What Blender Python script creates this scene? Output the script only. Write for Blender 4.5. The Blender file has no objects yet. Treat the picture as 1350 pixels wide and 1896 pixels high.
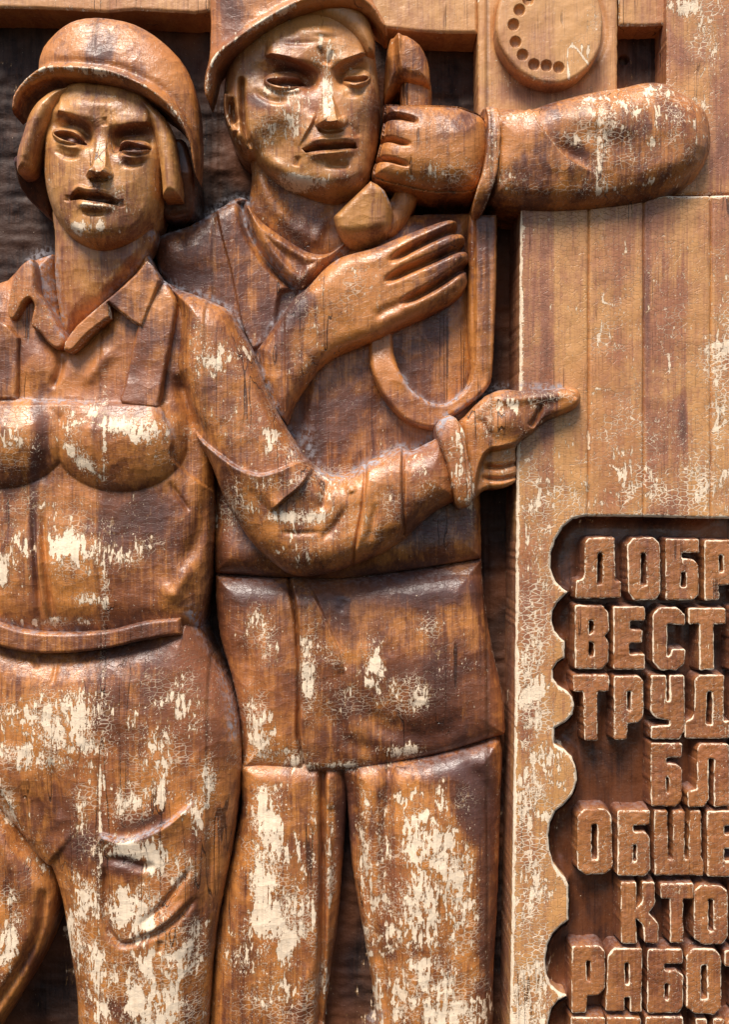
import bpy, math
import numpy as np

# ------------------------------------------------------------------ camera, light
sc = bpy.context.scene
KD = 1.2               # depth of the carving against the traced heights
DIST = 1.95            # camera to the backboard, metres
REF = 0.108             # height of the traced plane above the backboard
CX, CY = 675.0, 948.0
ZC = 1.5               # height of the picture centre above the street
cam = bpy.data.cameras.new("camera")
camo = bpy.data.objects.new("camera", cam)
sc.collection.objects.link(camo)
camo.location = (0, -DIST, ZC)
camo.rotation_euler = (math.radians(90), 0, 0)
cam.sensor_fit = 'VERTICAL'
cam.angle = 2*math.atan(0.948/(DIST-REF))
cam.clip_start = .05
cam.clip_end = 100
sc.camera = camo

SUN_DIR = np.array([-0.24, -0.58, 1.0]); SUN_DIR /= np.linalg.norm(SUN_DIR)
el = math.asin(SUN_DIR[2]); az = math.atan2(SUN_DIR[0], SUN_DIR[1])
w = bpy.data.worlds.new("World"); sc.world = w; w.use_nodes = True
nt = w.node_tree
bg = nt.nodes["Background"]
sky = nt.nodes.new("ShaderNodeTexSky"); sky.sky_type = 'NISHITA'
sky.sun_disc = False; sky.sun_elevation = el; sky.sun_rotation = az
sky.air_density = 1.0; sky.dust_density = 1.2; sky.ozone_density = 1.0
nt.links.new(sky.outputs[0], bg.inputs[0]); bg.inputs[1].default_value = 0.10
sl = bpy.data.lights.new("sun", 'SUN'); sl.energy = 4.4; sl.angle = math.radians(26); sl.color = (1, .93, .84)
so = bpy.data.objects.new("sun", sl); sc.collection.objects.link(so)
from mathutils import Vector
so.rotation_euler = Vector(SUN_DIR).to_track_quat('Z', 'Y').to_euler()
so.location = (-1, -3, 4)
sc.view_settings.view_transform = 'Standard'; sc.view_settings.look = 'None'
sc.view_settings.exposure = 0.42; sc.view_settings.gamma = 1

# ------------------------------------------------------------------ numpy relief kit
def C(pts, n=4, closed=True):
    """smooth curve through the points (Catmull-Rom)"""
    P = np.array(pts, float); m = len(P); out = []
    for i in range(m if closed else m-1):
        if closed: p0, p1, p2, p3 = P[i-1], P[i], P[(i+1) % m], P[(i+2) % m]
        else: p0, p1, p2, p3 = P[max(i-1, 0)], P[i], P[i+1], P[min(i+2, m-1)]
        for k in range(n):
            t = k/n
            out.append(.5*((2*p1)+(-p0+p2)*t+(2*p0-5*p1+4*p2-p3)*t*t+(-p0+3*p1-3*p2+p3)*t**3))
    if not closed: out.append(P[-1])
    return np.array(out)
def L(pts): return np.array(pts, float)
def seg(X, Y, a, b):
    d = b-a; q = d@d+1e-9
    t = np.clip(((X-a[0])*d[0]+(Y-a[1])*d[1])/q, 0, 1)
    qx = a[0]+t*d[0]; qy = a[1]+t*d[1]
    return (X-qx)**2+(Y-qy)**2, qx, qy, t
def inside(X, Y, loops):
    r = np.zeros(X.shape, bool)
    for lp in loops:
        for i in range(len(lp)):
            a, b = lp[i-1], lp[i]
            if a[1] == b[1]: continue
            c = (a[1] > Y) != (b[1] > Y)
            r ^= c & (X < (b[0]-a[0])*(Y-a[1])/(b[1]-a[1])+a[0])
    return r
def near(X, Y, loops, closed=True):
    best = np.full(X.shape, 1e12); bx = X.copy(); by = Y.copy()
    for lp in loops:
        for i in range(0 if closed else 1, len(lp)):
            d, qx, qy, t = seg(X, Y, lp[i-1], lp[i])
            m = d < best
            best = np.where(m, d, best); bx = np.where(m, qx, bx); by = np.where(m, qy, by)
    return np.sqrt(best), bx, by
def line(X, Y, pts, n=4):
    """distance, side (+ = right hand of the direction of travel on the picture, i.e. below a line drawn left to right), run 0..1"""
    P = C(pts, n, False); m = len(P)-1
    best = np.full(X.shape, 1e12); sd = np.ones(X.shape); run = np.zeros(X.shape)
    for i in range(m):
        a, b = P[i], P[i+1]
        d, qx, qy, t = seg(X, Y, a, b)
        cr = (b[0]-a[0])*(Y-a[1])-(b[1]-a[1])*(X-a[0])
        k = d < best
        best = np.where(k, d, best); sd = np.where(k, np.sign(cr), sd); run = np.where(k, (i+t)/m, run)
    return np.sqrt(best), sd, run
def sm(x, a=0., b=1.):
    t = np.clip((x-a)/(b-a), 0, 1); return t*t*(3-2*t)
def prof(d, R, p=2.):
    return (1-(1-np.clip(d/R, 0, 1))**p)**(1/p)
def ends(run, e0=.12, e1=.12):
    r = np.ones_like(run)
    if e0: r = r*sm(run, 0, e0)
    if e1: r = r*sm(1-run, 0, e1)
    return r
def ridge(X, Y, pts, wd, A, e0=.32, e1=.32):
    d, s, r = line(X, Y, pts)
    return A*np.exp(-(d/wd)**2)*ends(r, e0, e1)
def fold(X, Y, pts, LR, A, side=1, soft=1.2, e0=.2, e1=.2):
    """a sharp edge: the given side stands up by A at the line and falls away over LR"""
    d, s, r = line(X, Y, pts)
    u = d*s*side
    return A*sm(u, -soft, soft)*np.exp(-np.clip(u, 0, None)/LR)*ends(r, e0, e1)
def blob(X, Y, cx, cy, rx, ry, A, ang=0., p=2.):
    a = math.radians(ang); c, s = math.cos(a), math.sin(a)
    u = ((X-cx)*c+(Y-cy)*s)/rx; v = (-(X-cx)*s+(Y-cy)*c)/ry
    return A*np.exp(-(u*u+v*v)**(p/2))
def cap(X, Y, cx, cy, rx, ry, A, ang=0.):
    a = math.radians(ang); c, s = math.cos(a), math.sin(a)
    u = ((X-cx)*c+(Y-cy)*s)/rx; v = (-(X-cx)*s+(Y-cy)*c)/ry
    return A*np.sqrt(np.clip(1-u*u-v*v, 0, 1))
def cut(X, Y, poly, soft=2.):
    """1 inside the polygon, 0 outside, over a soft rim"""
    d, _, _ = near(X, Y, [poly]); ins = inside(X, Y, [poly])
    return sm(np.where(ins, d, -d), -soft*.3, soft)
def smax(a, b, k=4.):
    h = np.clip(.5+.5*(a-b)/k, 0, 1); return b*(1-h)+a*h+k*h*(1-h)
_G = {}
def noise(X, Y, scale, seed=0, sy=None):
    g = _G.setdefault(seed, np.random.RandomState(seed).rand(97, 97))
    u = X/scale+1000.37; v = Y/(sy or scale)+1000.71
    i = np.floor(u).astype(int); j = np.floor(v).astype(int); fu = u-i; fv = v-j
    fu = fu*fu*(3-2*fu); fv = fv*fv*(3-2*fv)
    a = g[i % 97, j % 97]; b = g[(i+1) % 97, j % 97]; c = g[i % 97, (j+1) % 97]; d = g[(i+1) % 97, (j+1) % 97]
    return (a*(1-fu)+b*fu)*(1-fv)+(c*(1-fu)+d*fu)*fv-.5

# places where the varnish is worn off, stained, painted with shade, dusty or given painted sheen: (x, y, rx, ry, strength, angle)
WEAR = [
 (147,48,24,14,.72,0),(208,58,34,12,.6,10),(150,425,16,13,.95,0),(186,420,9,12,.85,0),(178,384,34,5,.75,5),(182,280,12,40,.5,0),
 (160,128,110,7,.55,5),(45,150,30,7,.6,-40),(310,190,50,8,.45,40),(205,345,45,60,.42,0),
 (545,215,34,45,.66,0),(500,235,35,25,.6,20),(605,180,14,50,.75,0),(557,336,42,11,.95,5),(600,100,36,30,.5,0),(530,170,70,10,.45,0),(450,60,70,10,.6,-30),(650,250,25,60,.35,0),
 (1140,215,65,45,.78,0),(1215,168,34,16,.75,0),(960,217,26,9,.75,0),(1255,230,55,60,.55,0),(1080,335,170,30,.5,0),(1115,260,14,60,.8,0),(1085,255,40,12,.85,0),(1300,200,20,25,.5,0),
 (1180,300,60,20,.5,0),(835,325,60,24,.6,0),(760,330,40,14,.55,0),(780,240,50,50,.36,0),(910,250,12,80,.6,0),(1000,150,30,12,.4,0),
 (405,665,46,38,.82,0),(365,640,14,60,.62,0),(440,770,60,80,.42,60),(500,800,28,100,.6,-30),(610,895,60,34,.62,0),(558,957,52,12,1.0,0),(440,930,30,50,.75,20),(528,888,44,14,.72,-10),
 (640,960,60,60,.42,0),(720,900,30,80,.48,0),(790,880,40,40,.55,0),(845,860,20,70,.7,0),(870,900,10,60,.75,0),(560,1010,80,40,.42,0),(700,960,8,70,.5,0),
 (950,750,60,18,.72,-8),(1040,735,30,10,.7,0),(900,790,30,40,.5,0),(930,860,30,40,.45,0),
 (590,560,60,70,.46,0),(640,530,60,30,.62,-20),(700,560,60,20,.45,-20),(560,640,30,70,.42,0),(770,560,60,8,.4,-20),
 (125,782,34,26,.88,30),(252,796,68,22,1.02,4),(172,760,22,20,.9,0),(148,845,46,16,.9,42),(5,815,70,45,.62,0),(193,800,6,90,.9,0),(300,850,22,20,.6,0),
 (128,1012,46,42,.98,0),(208,1025,42,26,.9,0),(3,1048,28,40,.98,20),(165,1108,24,12,.82,0),(100,985,130,80,.52,0),(194,1100,7,60,.8,0),(100,1150,60,8,.8,0),(255,1010,40,20,.6,0),
 (125,1345,72,62,1.0,-30),(40,1330,60,30,.86,0),(175,1320,40,30,.92,0),(60,1400,90,26,.92,10),(190,1350,8,120,.75,0),(290,1395,46,56,.8,10),(255,1475,62,34,.95,-20),
 (385,1445,14,40,.95,0),(300,1330,90,100,.5,0),(345,1330,26,90,.62,0),(240,1575,66,20,1.02,5),(290,1590,24,34,.85,0),(240,1690,52,42,1.08,0),(330,1610,36,30,.72,-30),
 (155,1665,26,60,.98,5),(142,1740,20,70,1.02,-5),(170,1790,26,70,.86,0),(290,1860,66,62,1.0,0),(330,1790,44,50,.86,0),(240,1810,60,40,.8,0),(190,1870,40,60,.72,0),(355,1740,24,34,.82,0),
 (5,1490,26,60,.9,-30),(8,1660,26,16,.85,0),(18,1745,18,50,.95,15),(30,1590,60,60,.45,0),(160,1500,30,60,.6,0),(184,1560,6,200,.8,0),(365,1500,30,50,.72,0),
 (480,1175,28,50,.74,-10),(570,1235,14,70,.92,0),(600,1180,30,70,.55,-30),(692,1235,18,46,.95,0),(752,1285,40,30,.82,0),(742,1392,36,14,1.0,0),(478,1340,28,60,.8,0),(530,1400,40,30,.7,0),(640,1418,90,9,.82,0),
 (480,1400,40,24,.72,0),(790,1165,26,24,.62,-40),(650,1300,70,80,.42,0),(840,1240,60,60,.36,0),
 (492,1560,32,95,1.1,3),(490,1660,36,80,1.02,0),(525,1730,24,60,.98,0),(560,1610,26,60,.66,0),(545,1690,34,70,.8,0),(455,1760,40,60,.8,0),(500,1850,60,60,.62,0),(580,1640,7,160,.8,0),(612,1600,9,120,.72,0),(600,1840,10,90,.85,0),(565,1840,40,60,.62,0),
 (788,1560,48,64,1.05,0),(835,1630,32,66,1.0,0),(775,1690,40,90,1.02,0),(855,1710,26,80,.88,0),(790,1830,80,70,.92,0),(720,1660,30,150,.7,0),(675,1540,12,110,.86,0),(685,1700,16,100,.78,0),(715,1560,22,80,.7,0),(840,1880,60,40,.95,0),(730,1840,14,60,.85,0),(700,1860,14,60,.8,0),(800,1480,60,30,.6,0),
 (1335,650,26,150,.8,0),(1130,610,40,60,.5,0),(1130,790,60,60,.55,0),(1240,790,50,90,.5,0),(1150,905,120,50,.66,0),(1010,900,40,50,.7,0),(1300,900,60,60,.68,0),(1272,14,22,16,1.0,0),(1310,60,34,50,.72,0),(1320,110,20,60,.62,0),
 (990,1000,30,150,.66,0),(985,1250,30,150,.78,0),(990,1450,40,120,.82,0),(1020,1420,30,60,.8,0),(985,1650,34,150,.74,0),(985,1850,44,90,.95,0),(960,1870,18,60,1.1,0),(1000,1300,14,200,.78,0),(1120,820,200,100,.42,0),(1220,620,160,200,.34,0),
 (1075,95,22,26,.6,0),(1000,150,60,8,.6,0),(1100,40,12,50,.5,0),(150,10,60,12,.4,0)]
STAIN_SHADE = [
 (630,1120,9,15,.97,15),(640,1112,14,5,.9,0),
 (530,156,36,9,.97,2),(659,151,24,8,.97,2),(132,258,26,8,.97,18),(250,277,30,8,.97,4),(175,368,40,7,.9,4),(610,275,46,7,.9,-4),(133,222,36,7,.85,20),(245,242,38,7,.85,-6),(540,122,46,8,.88,16),(652,117,32,7,.85,-22),  # shade of eye and mouth openings painted in; the rest are brows

 (300,1290,110,120,.6,0),(210,1190,160,40,.35,0),(270,960,80,60,.65,0),(330,1010,60,120,.35,0),(62,960,10,220,.75,0),(340,620,30,80,.45,0),(285,650,40,90,.45,0),
 (120,1480,100,90,.45,0),(150,1570,50,40,.85,0),(230,1600,50,26,.8,0),(330,1550,60,30,.45,0),(220,1870,40,26,.6,0),(250,1520,60,20,.6,0),(360,1700,30,120,.5,0),
 (800,1085,110,50,1.0,0),(680,1075,60,30,.7,0),(470,1090,60,34,.9,0),(800,1250,100,90,.65,0),(640,1300,60,60,.6,0),(740,1370,140,30,.6,0),(860,1340,60,40,.5,0),(620,1120,26,80,.5,-25),
 (880,1480,46,90,.95,0),(850,1420,60,26,.9,0),(640,1520,26,110,.8,0),(720,1620,22,160,.6,0),(900,1700,26,300,.7,0),(640,1800,30,200,.6,0),
 (640,800,110,60,.5,0),(700,745,90,16,.6,0),(560,420,60,40,.5,0),(500,600,50,60,.55,0),(340,480,50,40,.3,0),(345,515,60,20,.9,0),(545,560,28,40,1.0,20),(830,520,30,100,.5,0),
 (895,560,22,140,.5,0),(735,440,90,30,.35,-20),(1010,600,14,300,.5,0),(980,520,20,200,.35,0),(1198,560,8,190,.75,0),(1225,640,36,220,.25,0),(1150,560,26,160,.3,0),(1265,780,10,60,.8,0),(1230,880,90,120,.35,0),
 (975,1250,20,360,.4,0),(1335,260,26,140,.6,0),(1270,110,34,34,.5,0),(1010,170,90,20,.6,0),(930,110,30,50,.4,0),(1010,70,30,80,.25,0),  # includes darker ellipses along the dial's lower and left edge
 (860,220,40,30,.4,0),(1070,275,40,14,.7,35),(690,230,14,90,.35,0),(655,225,22,60,.55,0),(480,190,30,12,.9,25),(545,80,30,10,.6,0),(640,330,26,20,.4,0),
 (190,100,30,20,.5,0),(60,240,20,60,.2,0),(230,300,16,8,.7,0),(170,980,20,16,.5,0),(100,880,80,30,.5,0),(80,800,14,60,.7,0),
 (560,1040,60,30,.25,0),(470,880,60,50,.3,0),(420,700,80,120,.25,0),(810,970,60,40,.4,0),(60,640,30,40,.3,0)]
DUST_SHEEN = [  # dust along ledges, with sky reflections on the gloss painted in
 ([(282,436),(320,424),(360,410),(400,386),(440,367),(462,372)],9,.9),
 ([(445,380),(458,420),(485,465),(515,500),(545,530)],6,.8),
 ([(300,520),(340,535),(380,548),(425,572),(445,606),(470,650),(490,700),(510,750),(540,800),(575,845),(600,870)],6,.85),
 ([(590,872),(625,880),(655,872),(690,855),(740,828),(760,835),(805,806),(815,785),(830,768)],9,.95),
 ([(835,772),(870,745),(905,722),(940,714),(1000,716),(1040,716)],6,.9),
 ([(742,692),(763,724),(793,745),(819,749),(843,739),(866,714)],5,.8),
 ([(60,482),(90,470),(98,520),(108,575),(118,618)],12,.8),([(75,500),(85,545),(100,580)],14,.8),
 ([(268,470),(240,505),(200,545),(160,582)],5,.5),([(272,470),(295,508),(330,530)],7,.8),
 ([(20,738),(120,742),(190,745)],5,.7),([(0,1150),(60,1166),(110,1170),(140,1168)],6,.6),([(352,1130),(375,1170),(405,1225),(425,1290),(432,1360)],11,.75),
 ([(188,1546),(231,1557),(267,1545),(311,1523),(352,1487)],5,.7),([(640,455),(618,480)],8,.7),([(475,643),(505,597),(522,576)],4,.8),([(290,752),(310,785),(320,810)],6,.5),
 ([(705,350),(726,378)],4,.8),([(370,815),(400,838),(440,866),(480,878),(510,872)],4,.5),([(550,830),(565,800),(575,835)],14,.7),
 ([(700,1880),(688,1896)],14,.6),([(900,205),(906,260)],5,.4)]
WLINE = [
 ([(50,147),(83,131),(118,129),(163,132),(207,139),(252,156),(290,178),(320,206),(340,237)],7,.80),([(384,170),(388,130),(405,102),(440,74),(490,40),(545,12)],6,.82),  # scraped lines of bare wood: points, half width, strength
 ([(1053,145),(1051,118),(1053,90),(1064,86),(1078,102),(1092,122)],3.5,.95),([(1063,252),(1072,257),(1085,253),(1105,254),(1120,252)],4,1.0),([(1112,170),(1109,220),(1108,250),(1110,320)],3,.95),
 ([(1112,175),(1135,192),(1155,190),(1165,210),(1185,206)],6,.95),([(1195,172),(1202,195),(1180,206)],4,.95),([(1163,240),(1165,262),(1168,280)],4,.9),([(985,203),(1015,252),(1048,290)],3,.85),([(1125,215),(1135,235),(1142,218)],9,.9),
 ([(193,742),(193,800),(192,890)],2.5,1.0),([(190,1240),(186,1400),(184,1500),(183,1650),(182,1896)],3,.95),([(193,1020),(193,1110)],3,.95),([(0,1240),(0,1235),(0,1230)],2,.1),
 ([(-5,1455),(12,1475),(26,1505),(32,1520)],7,1.1),([(545,1540),(556,1590),(566,1620)],5,1.1),([(548,1640),(560,1655),(570,1662)],4,1.1),([(533,1550),(532,1640),(528,1700)],3,1.0),([(540,1690),(560,1692),(562,1682)],4,1.0),
 ([(1329,600),(1334,640),(1326,680)],4,.95),([(1318,700),(1345,712)],5,.95),([(1325,740),(1332,770),(1322,800),(1345,780)],5,.95),([(1240,655),(1241,690)],4,1.0),([(1110,620),(1108,640)],4,1.0),([(1120,540),(1118,560),(1150,565),(1145,545)],2.5,.85),
 ([(1105,720),(1130,722)],3,.85),([(1120,800),(1130,822)],3,.9),([(1090,800),(1092,830)],4,.95),([(1125,860),(1145,870),(1148,890)],4,.95),([(1183,930),(1186,950)],4,.95),([(1000,905),(998,935)],5,.95),
 ([(150,870),(140,850),(120,835),(100,805)],6,.8),([(120,792),(160,780),(190,790)],5,1.0)]
def attrs(X, Y):
    wv = np.zeros(X.shape)
    for (x, y, rx, ry, s, a) in WEAR: wv = np.maximum(wv, blob(X, Y, x, y, rx*1.45, ry*1.4, s, a, 2.2))
    bx = (X.min()-9, X.max()+9, Y.min()-9, Y.max()+9)
    for pts, wd, s in WLINE:
        p = np.array(pts)
        if p[:, 0].max() < bx[0] or p[:, 0].min() > bx[1] or p[:, 1].max() < bx[2] or p[:, 1].min() > bx[3]: continue
        wv = np.maximum(wv, s*np.exp(-(line(X, Y, pts, 2)[0]/wd)**2))
    st = np.zeros(X.shape)
    for (x, y, rx, ry, s, a) in STAIN_SHADE: st = 1-(1-st)*(1-np.clip(blob(X, Y, x, y, rx, ry, s, a, 2.4), 0, .97))
    du = np.zeros(X.shape)
    x0, x1, y0, y1 = X.min()-20, X.max()+20, Y.min()-20, Y.max()+20
    for pts, wd, s in DUST_SHEEN:
        p = np.array(pts)
        if p[:, 0].max() < x0 or p[:, 0].min() > x1 or p[:, 1].max() < y0 or p[:, 1].min() > y1: continue
        d, _, r = line(X, Y, pts, 3)
        du = np.maximum(du, s*np.exp(-(d/wd)**2)*(.6+.8*(noise(X, Y, 9, 5)+.5)))
    return wv, st, np.clip(du, 0, 1)

def at(x, y, h, hn):
    s = (DIST-hn*KD/1000)/(DIST-REF)
    return (x-CX)/1000*s, -h*KD/1000, ZC-(y-CY)/1000*s
def box(A, r):
    for ax in (0, 1):
        pw = [(0, 0), (0, 0)]; pw[ax] = (r+1, r)
        c = np.cumsum(np.pad(A, pw), axis=ax)
        A = (c[2*r+1:]-c[:-2*r-1]) if ax == 0 else (c[:, 2*r+1:]-c[:, :-2*r-1])
    return A/(2*r+1)**2
def relief(name, mat, loops, hf, base, parent=None, res=2., hn=None, draft=0., clip=None, wear=0., stain_shade=0., rim=0., rimw=5., rows=2, wob=.6, wallstain=.35, label=None, mul=1.06, flat=False):
    """one carved piece: front surface hf(X, Y, d) inside the loops, walls down to base. All in mm from the traced photograph."""
    if isinstance(loops, np.ndarray): loops = [loops]
    P = np.concatenate(loops)
    x0, y0 = P.min(0)-res; x1, y1 = P.max(0)+res
    if clip: x0 = max(x0, clip[0]-res); x1 = min(x1, clip[1]+res)
    nx = int((x1-x0)/res)+2; ny = int((y1-y0)/res)+2
    gx = x0+np.arange(nx)*res; gy = y0+np.arange(ny)*res
    Xc, Yc = np.meshgrid(gx[:-1]+res/2, gy[:-1]+res/2)
    keep = inside(Xc, Yc, loops)
    if clip: keep &= (Xc > clip[0]) & (Xc < clip[1])
    X, Y = np.meshgrid(gx, gy)
    pad = np.zeros((ny+1, nx+1), bool); pad[1:-1, 1:-1] = keep
    cnt = pad[:-1, :-1].astype(int)+pad[1:, :-1]+pad[:-1, 1:]+pad[1:, 1:]
    used = cnt > 0; bnd = used & (cnt < 4)
    ui = np.argwhere(used)
    vx = X[used]; vy = Y[used]; vb = bnd[used]
    d, qx, qy = near(vx, vy, loops)
    dd = d.copy()
    if clip:
        for cxv in clip:
            m = np.abs(vx-cxv) < dd
            dd = np.where(m, np.abs(vx-cxv), dd); qx = np.where(m, cxv, qx); qy = np.where(m, vy, qy)
    vx = np.where(vb, qx, vx); vy = np.where(vb, qy, vy)
    d = np.where(vb & (dd >= d-1e-9), 0, d)
    if wob:
        ww = wob*np.clip(d/6+.5, 0, 1) if False else wob
    H = hf(vx, vy, d)
    H = H+noise(vx, vy, 26, 3)*1.4+noise(vx, vy, 9, 4)*.35
    if clip: H = H-5*np.exp(-np.minimum(np.abs(vx-clip[0]), np.abs(vx-clip[1]))/1.8)
    if hn is None: hn = float(np.percentile(H[vb], 60)) if vb.any() else float(H.mean())
    if flat or clip: HN = np.full(H.shape, float(hn))
    else:           # broad height of the piece round each point
        Z = np.zeros(X.shape); Z[used] = H; Wt = used.astype(float)
        for _ in range(2):
            Z, Wt = box(Z, int(14/res)), box(Wt, int(14/res))
        q = (Z/np.maximum(Wt, 1e-6))[used]; HN = q
    px = vx+wob*noise(vx, vy, 7, 8)*2*vb; py = vy+wob*noise(vx, vy, 7, 9)*2*vb
    idx = -np.ones(X.shape, int); idx[used] = np.arange(len(vx))
    kc = np.argwhere(keep); r, c = kc[:, 0], kc[:, 1]
    A, B, Cc, D = idx[r, c], idx[r, c+1], idx[r+1, c+1], idx[r+1, c]
    quads = [np.stack([A, D, Cc, B], 1)]
    V = [np.stack([px, py, H], 1)]; HH = [HN]
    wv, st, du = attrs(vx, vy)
    wv = np.clip(np.maximum(wv*mul, wear), 0, 1.0); st = 1-(1-st)*(1-stain_shade)
    if rim: wv = np.maximum(wv, rim*np.exp(-(d/rimw)**2)+.0)
    WA = [wv]; ST = [st]; DU = [du]
    # walls
    E = []
    up = ~pad[:-2, 1:-1] & keep; dn = ~pad[2:, 1:-1] & keep; lf = ~pad[1:-1, :-2] & keep; rt = ~pad[1:-1, 2:] & keep
    for m, (a, b) in ((up, ((0, 1), (0, 0))), (dn, ((1, 0), (1, 1))), (lf, ((0, 0), (1, 0))), (rt, ((1, 1), (0, 1)))):
        q = np.argwhere(m)
        if len(q): E.append(np.stack([idx[q[:, 0]+a[0], q[:, 1]+a[1]], idx[q[:, 0]+b[0], q[:, 1]+b[1]]], 1))
    E = np.concatenate(E)
    ex = px[E[:, 1]]-px[E[:, 0]]; ey = py[E[:, 1]]-py[E[:, 0]]; ln = np.hypot(ex, ey)+1e-6
    nxn = np.zeros(len(px)); nyn = np.zeros(len(px))
    for k in (0, 1):
        np.add.at(nxn, E[:, k], -ey/ln); np.add.at(nyn, E[:, k], ex/ln)
    nl = np.hypot(nxn, nyn)+1e-6; nxn /= nl; nyn /= nl
    ub = np.unique(E); remap = -np.ones(len(px), int); remap[ub] = np.arange(len(ub))
    n0 = len(px); off = n0
    TT = [0., .05]+[.05+.95*(k+1)/rows for k in range(rows)]; rows = len(TT)-1
    for k in range(rows+1):
        t = TT[k]
        hh = H[ub]*(1-t)+base*t
        o = draft*t
        jit = 0 if k == 0 else .8
        wx = px[ub]+nxn[ub]*o+jit*noise(px[ub], hh, 6, 11, 6); wy = py[ub]+nyn[ub]*o+jit*noise(py[ub], hh, 6, 12, 6)
        V.append(np.stack([wx, wy, hh], 1)); HH.append(HN[ub])
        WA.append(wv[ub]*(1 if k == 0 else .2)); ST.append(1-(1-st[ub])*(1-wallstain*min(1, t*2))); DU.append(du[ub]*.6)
    nb = len(ub); e0 = remap[E[:, 0]]; e1 = remap[E[:, 1]]
    for k in range(rows):
        o = off+k*nb
        quads.append(np.stack([o+e0, o+e1, o+nb+e1, o+nb+e0], 1))
    V = np.concatenate(V); F = np.concatenate(quads)
    F = F[:, ::-1]
    wxx, wyy, wzz = at(V[:, 0], V[:, 1], V[:, 2], np.concatenate(HH))
    co = np.stack([wxx, wyy, wzz], 1)
    org = np.array([co[:, 0].mean(), co[:, 1].max(), co[:, 2].min()])
    me = bpy.data.meshes.new(name)
    me.vertices.add(len(co)); me.vertices.foreach_set("co", (co-org).astype(np.float32).ravel())
    me.loops.add(F.size); me.loops.foreach_set("vertex_index", F.astype(np.int32).ravel())
    me.polygons.add(len(F)); me.polygons.foreach_set("loop_start", (np.arange(len(F))*4).astype(np.int32))
    me.polygons.foreach_set("loop_total", np.full(len(F), 4, np.int32))
    me.update(calc_edges=True); me.validate()
    me.polygons.foreach_set("use_smooth", np.ones(len(me.polygons), bool))
    for nm, arr in (("wear", WA), ("stain_shade", ST), ("dust_sheen", DU)):
        at_ = me.attributes.new(nm, 'FLOAT', 'POINT'); at_.data.foreach_set("value", np.concatenate(arr).astype(np.float32))
    me.materials.append(mat)
    o = bpy.data.objects.new(name, me); sc.collection.objects.link(o)
    po = np.array(parent['org']) if parent is not None and 'org' in parent else np.zeros(3)
    if parent is not None:
        o.parent = parent
    o.location = org-po
    o['org'] = [float(v) for v in org]
    if label: o['label'] = label
    return o
def thing(name, label, cat, x, y, h=0, kind=None):
    o = bpy.data.objects.new(name, None); sc.collection.objects.link(o)
    p = at(x, y, h, 90); o.location = p; o['org'] = list(p)
    o['label'] = label
    if cat: o['category'] = cat
    if kind: o['kind'] = kind
    o.empty_display_size = .05
    return o

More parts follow.
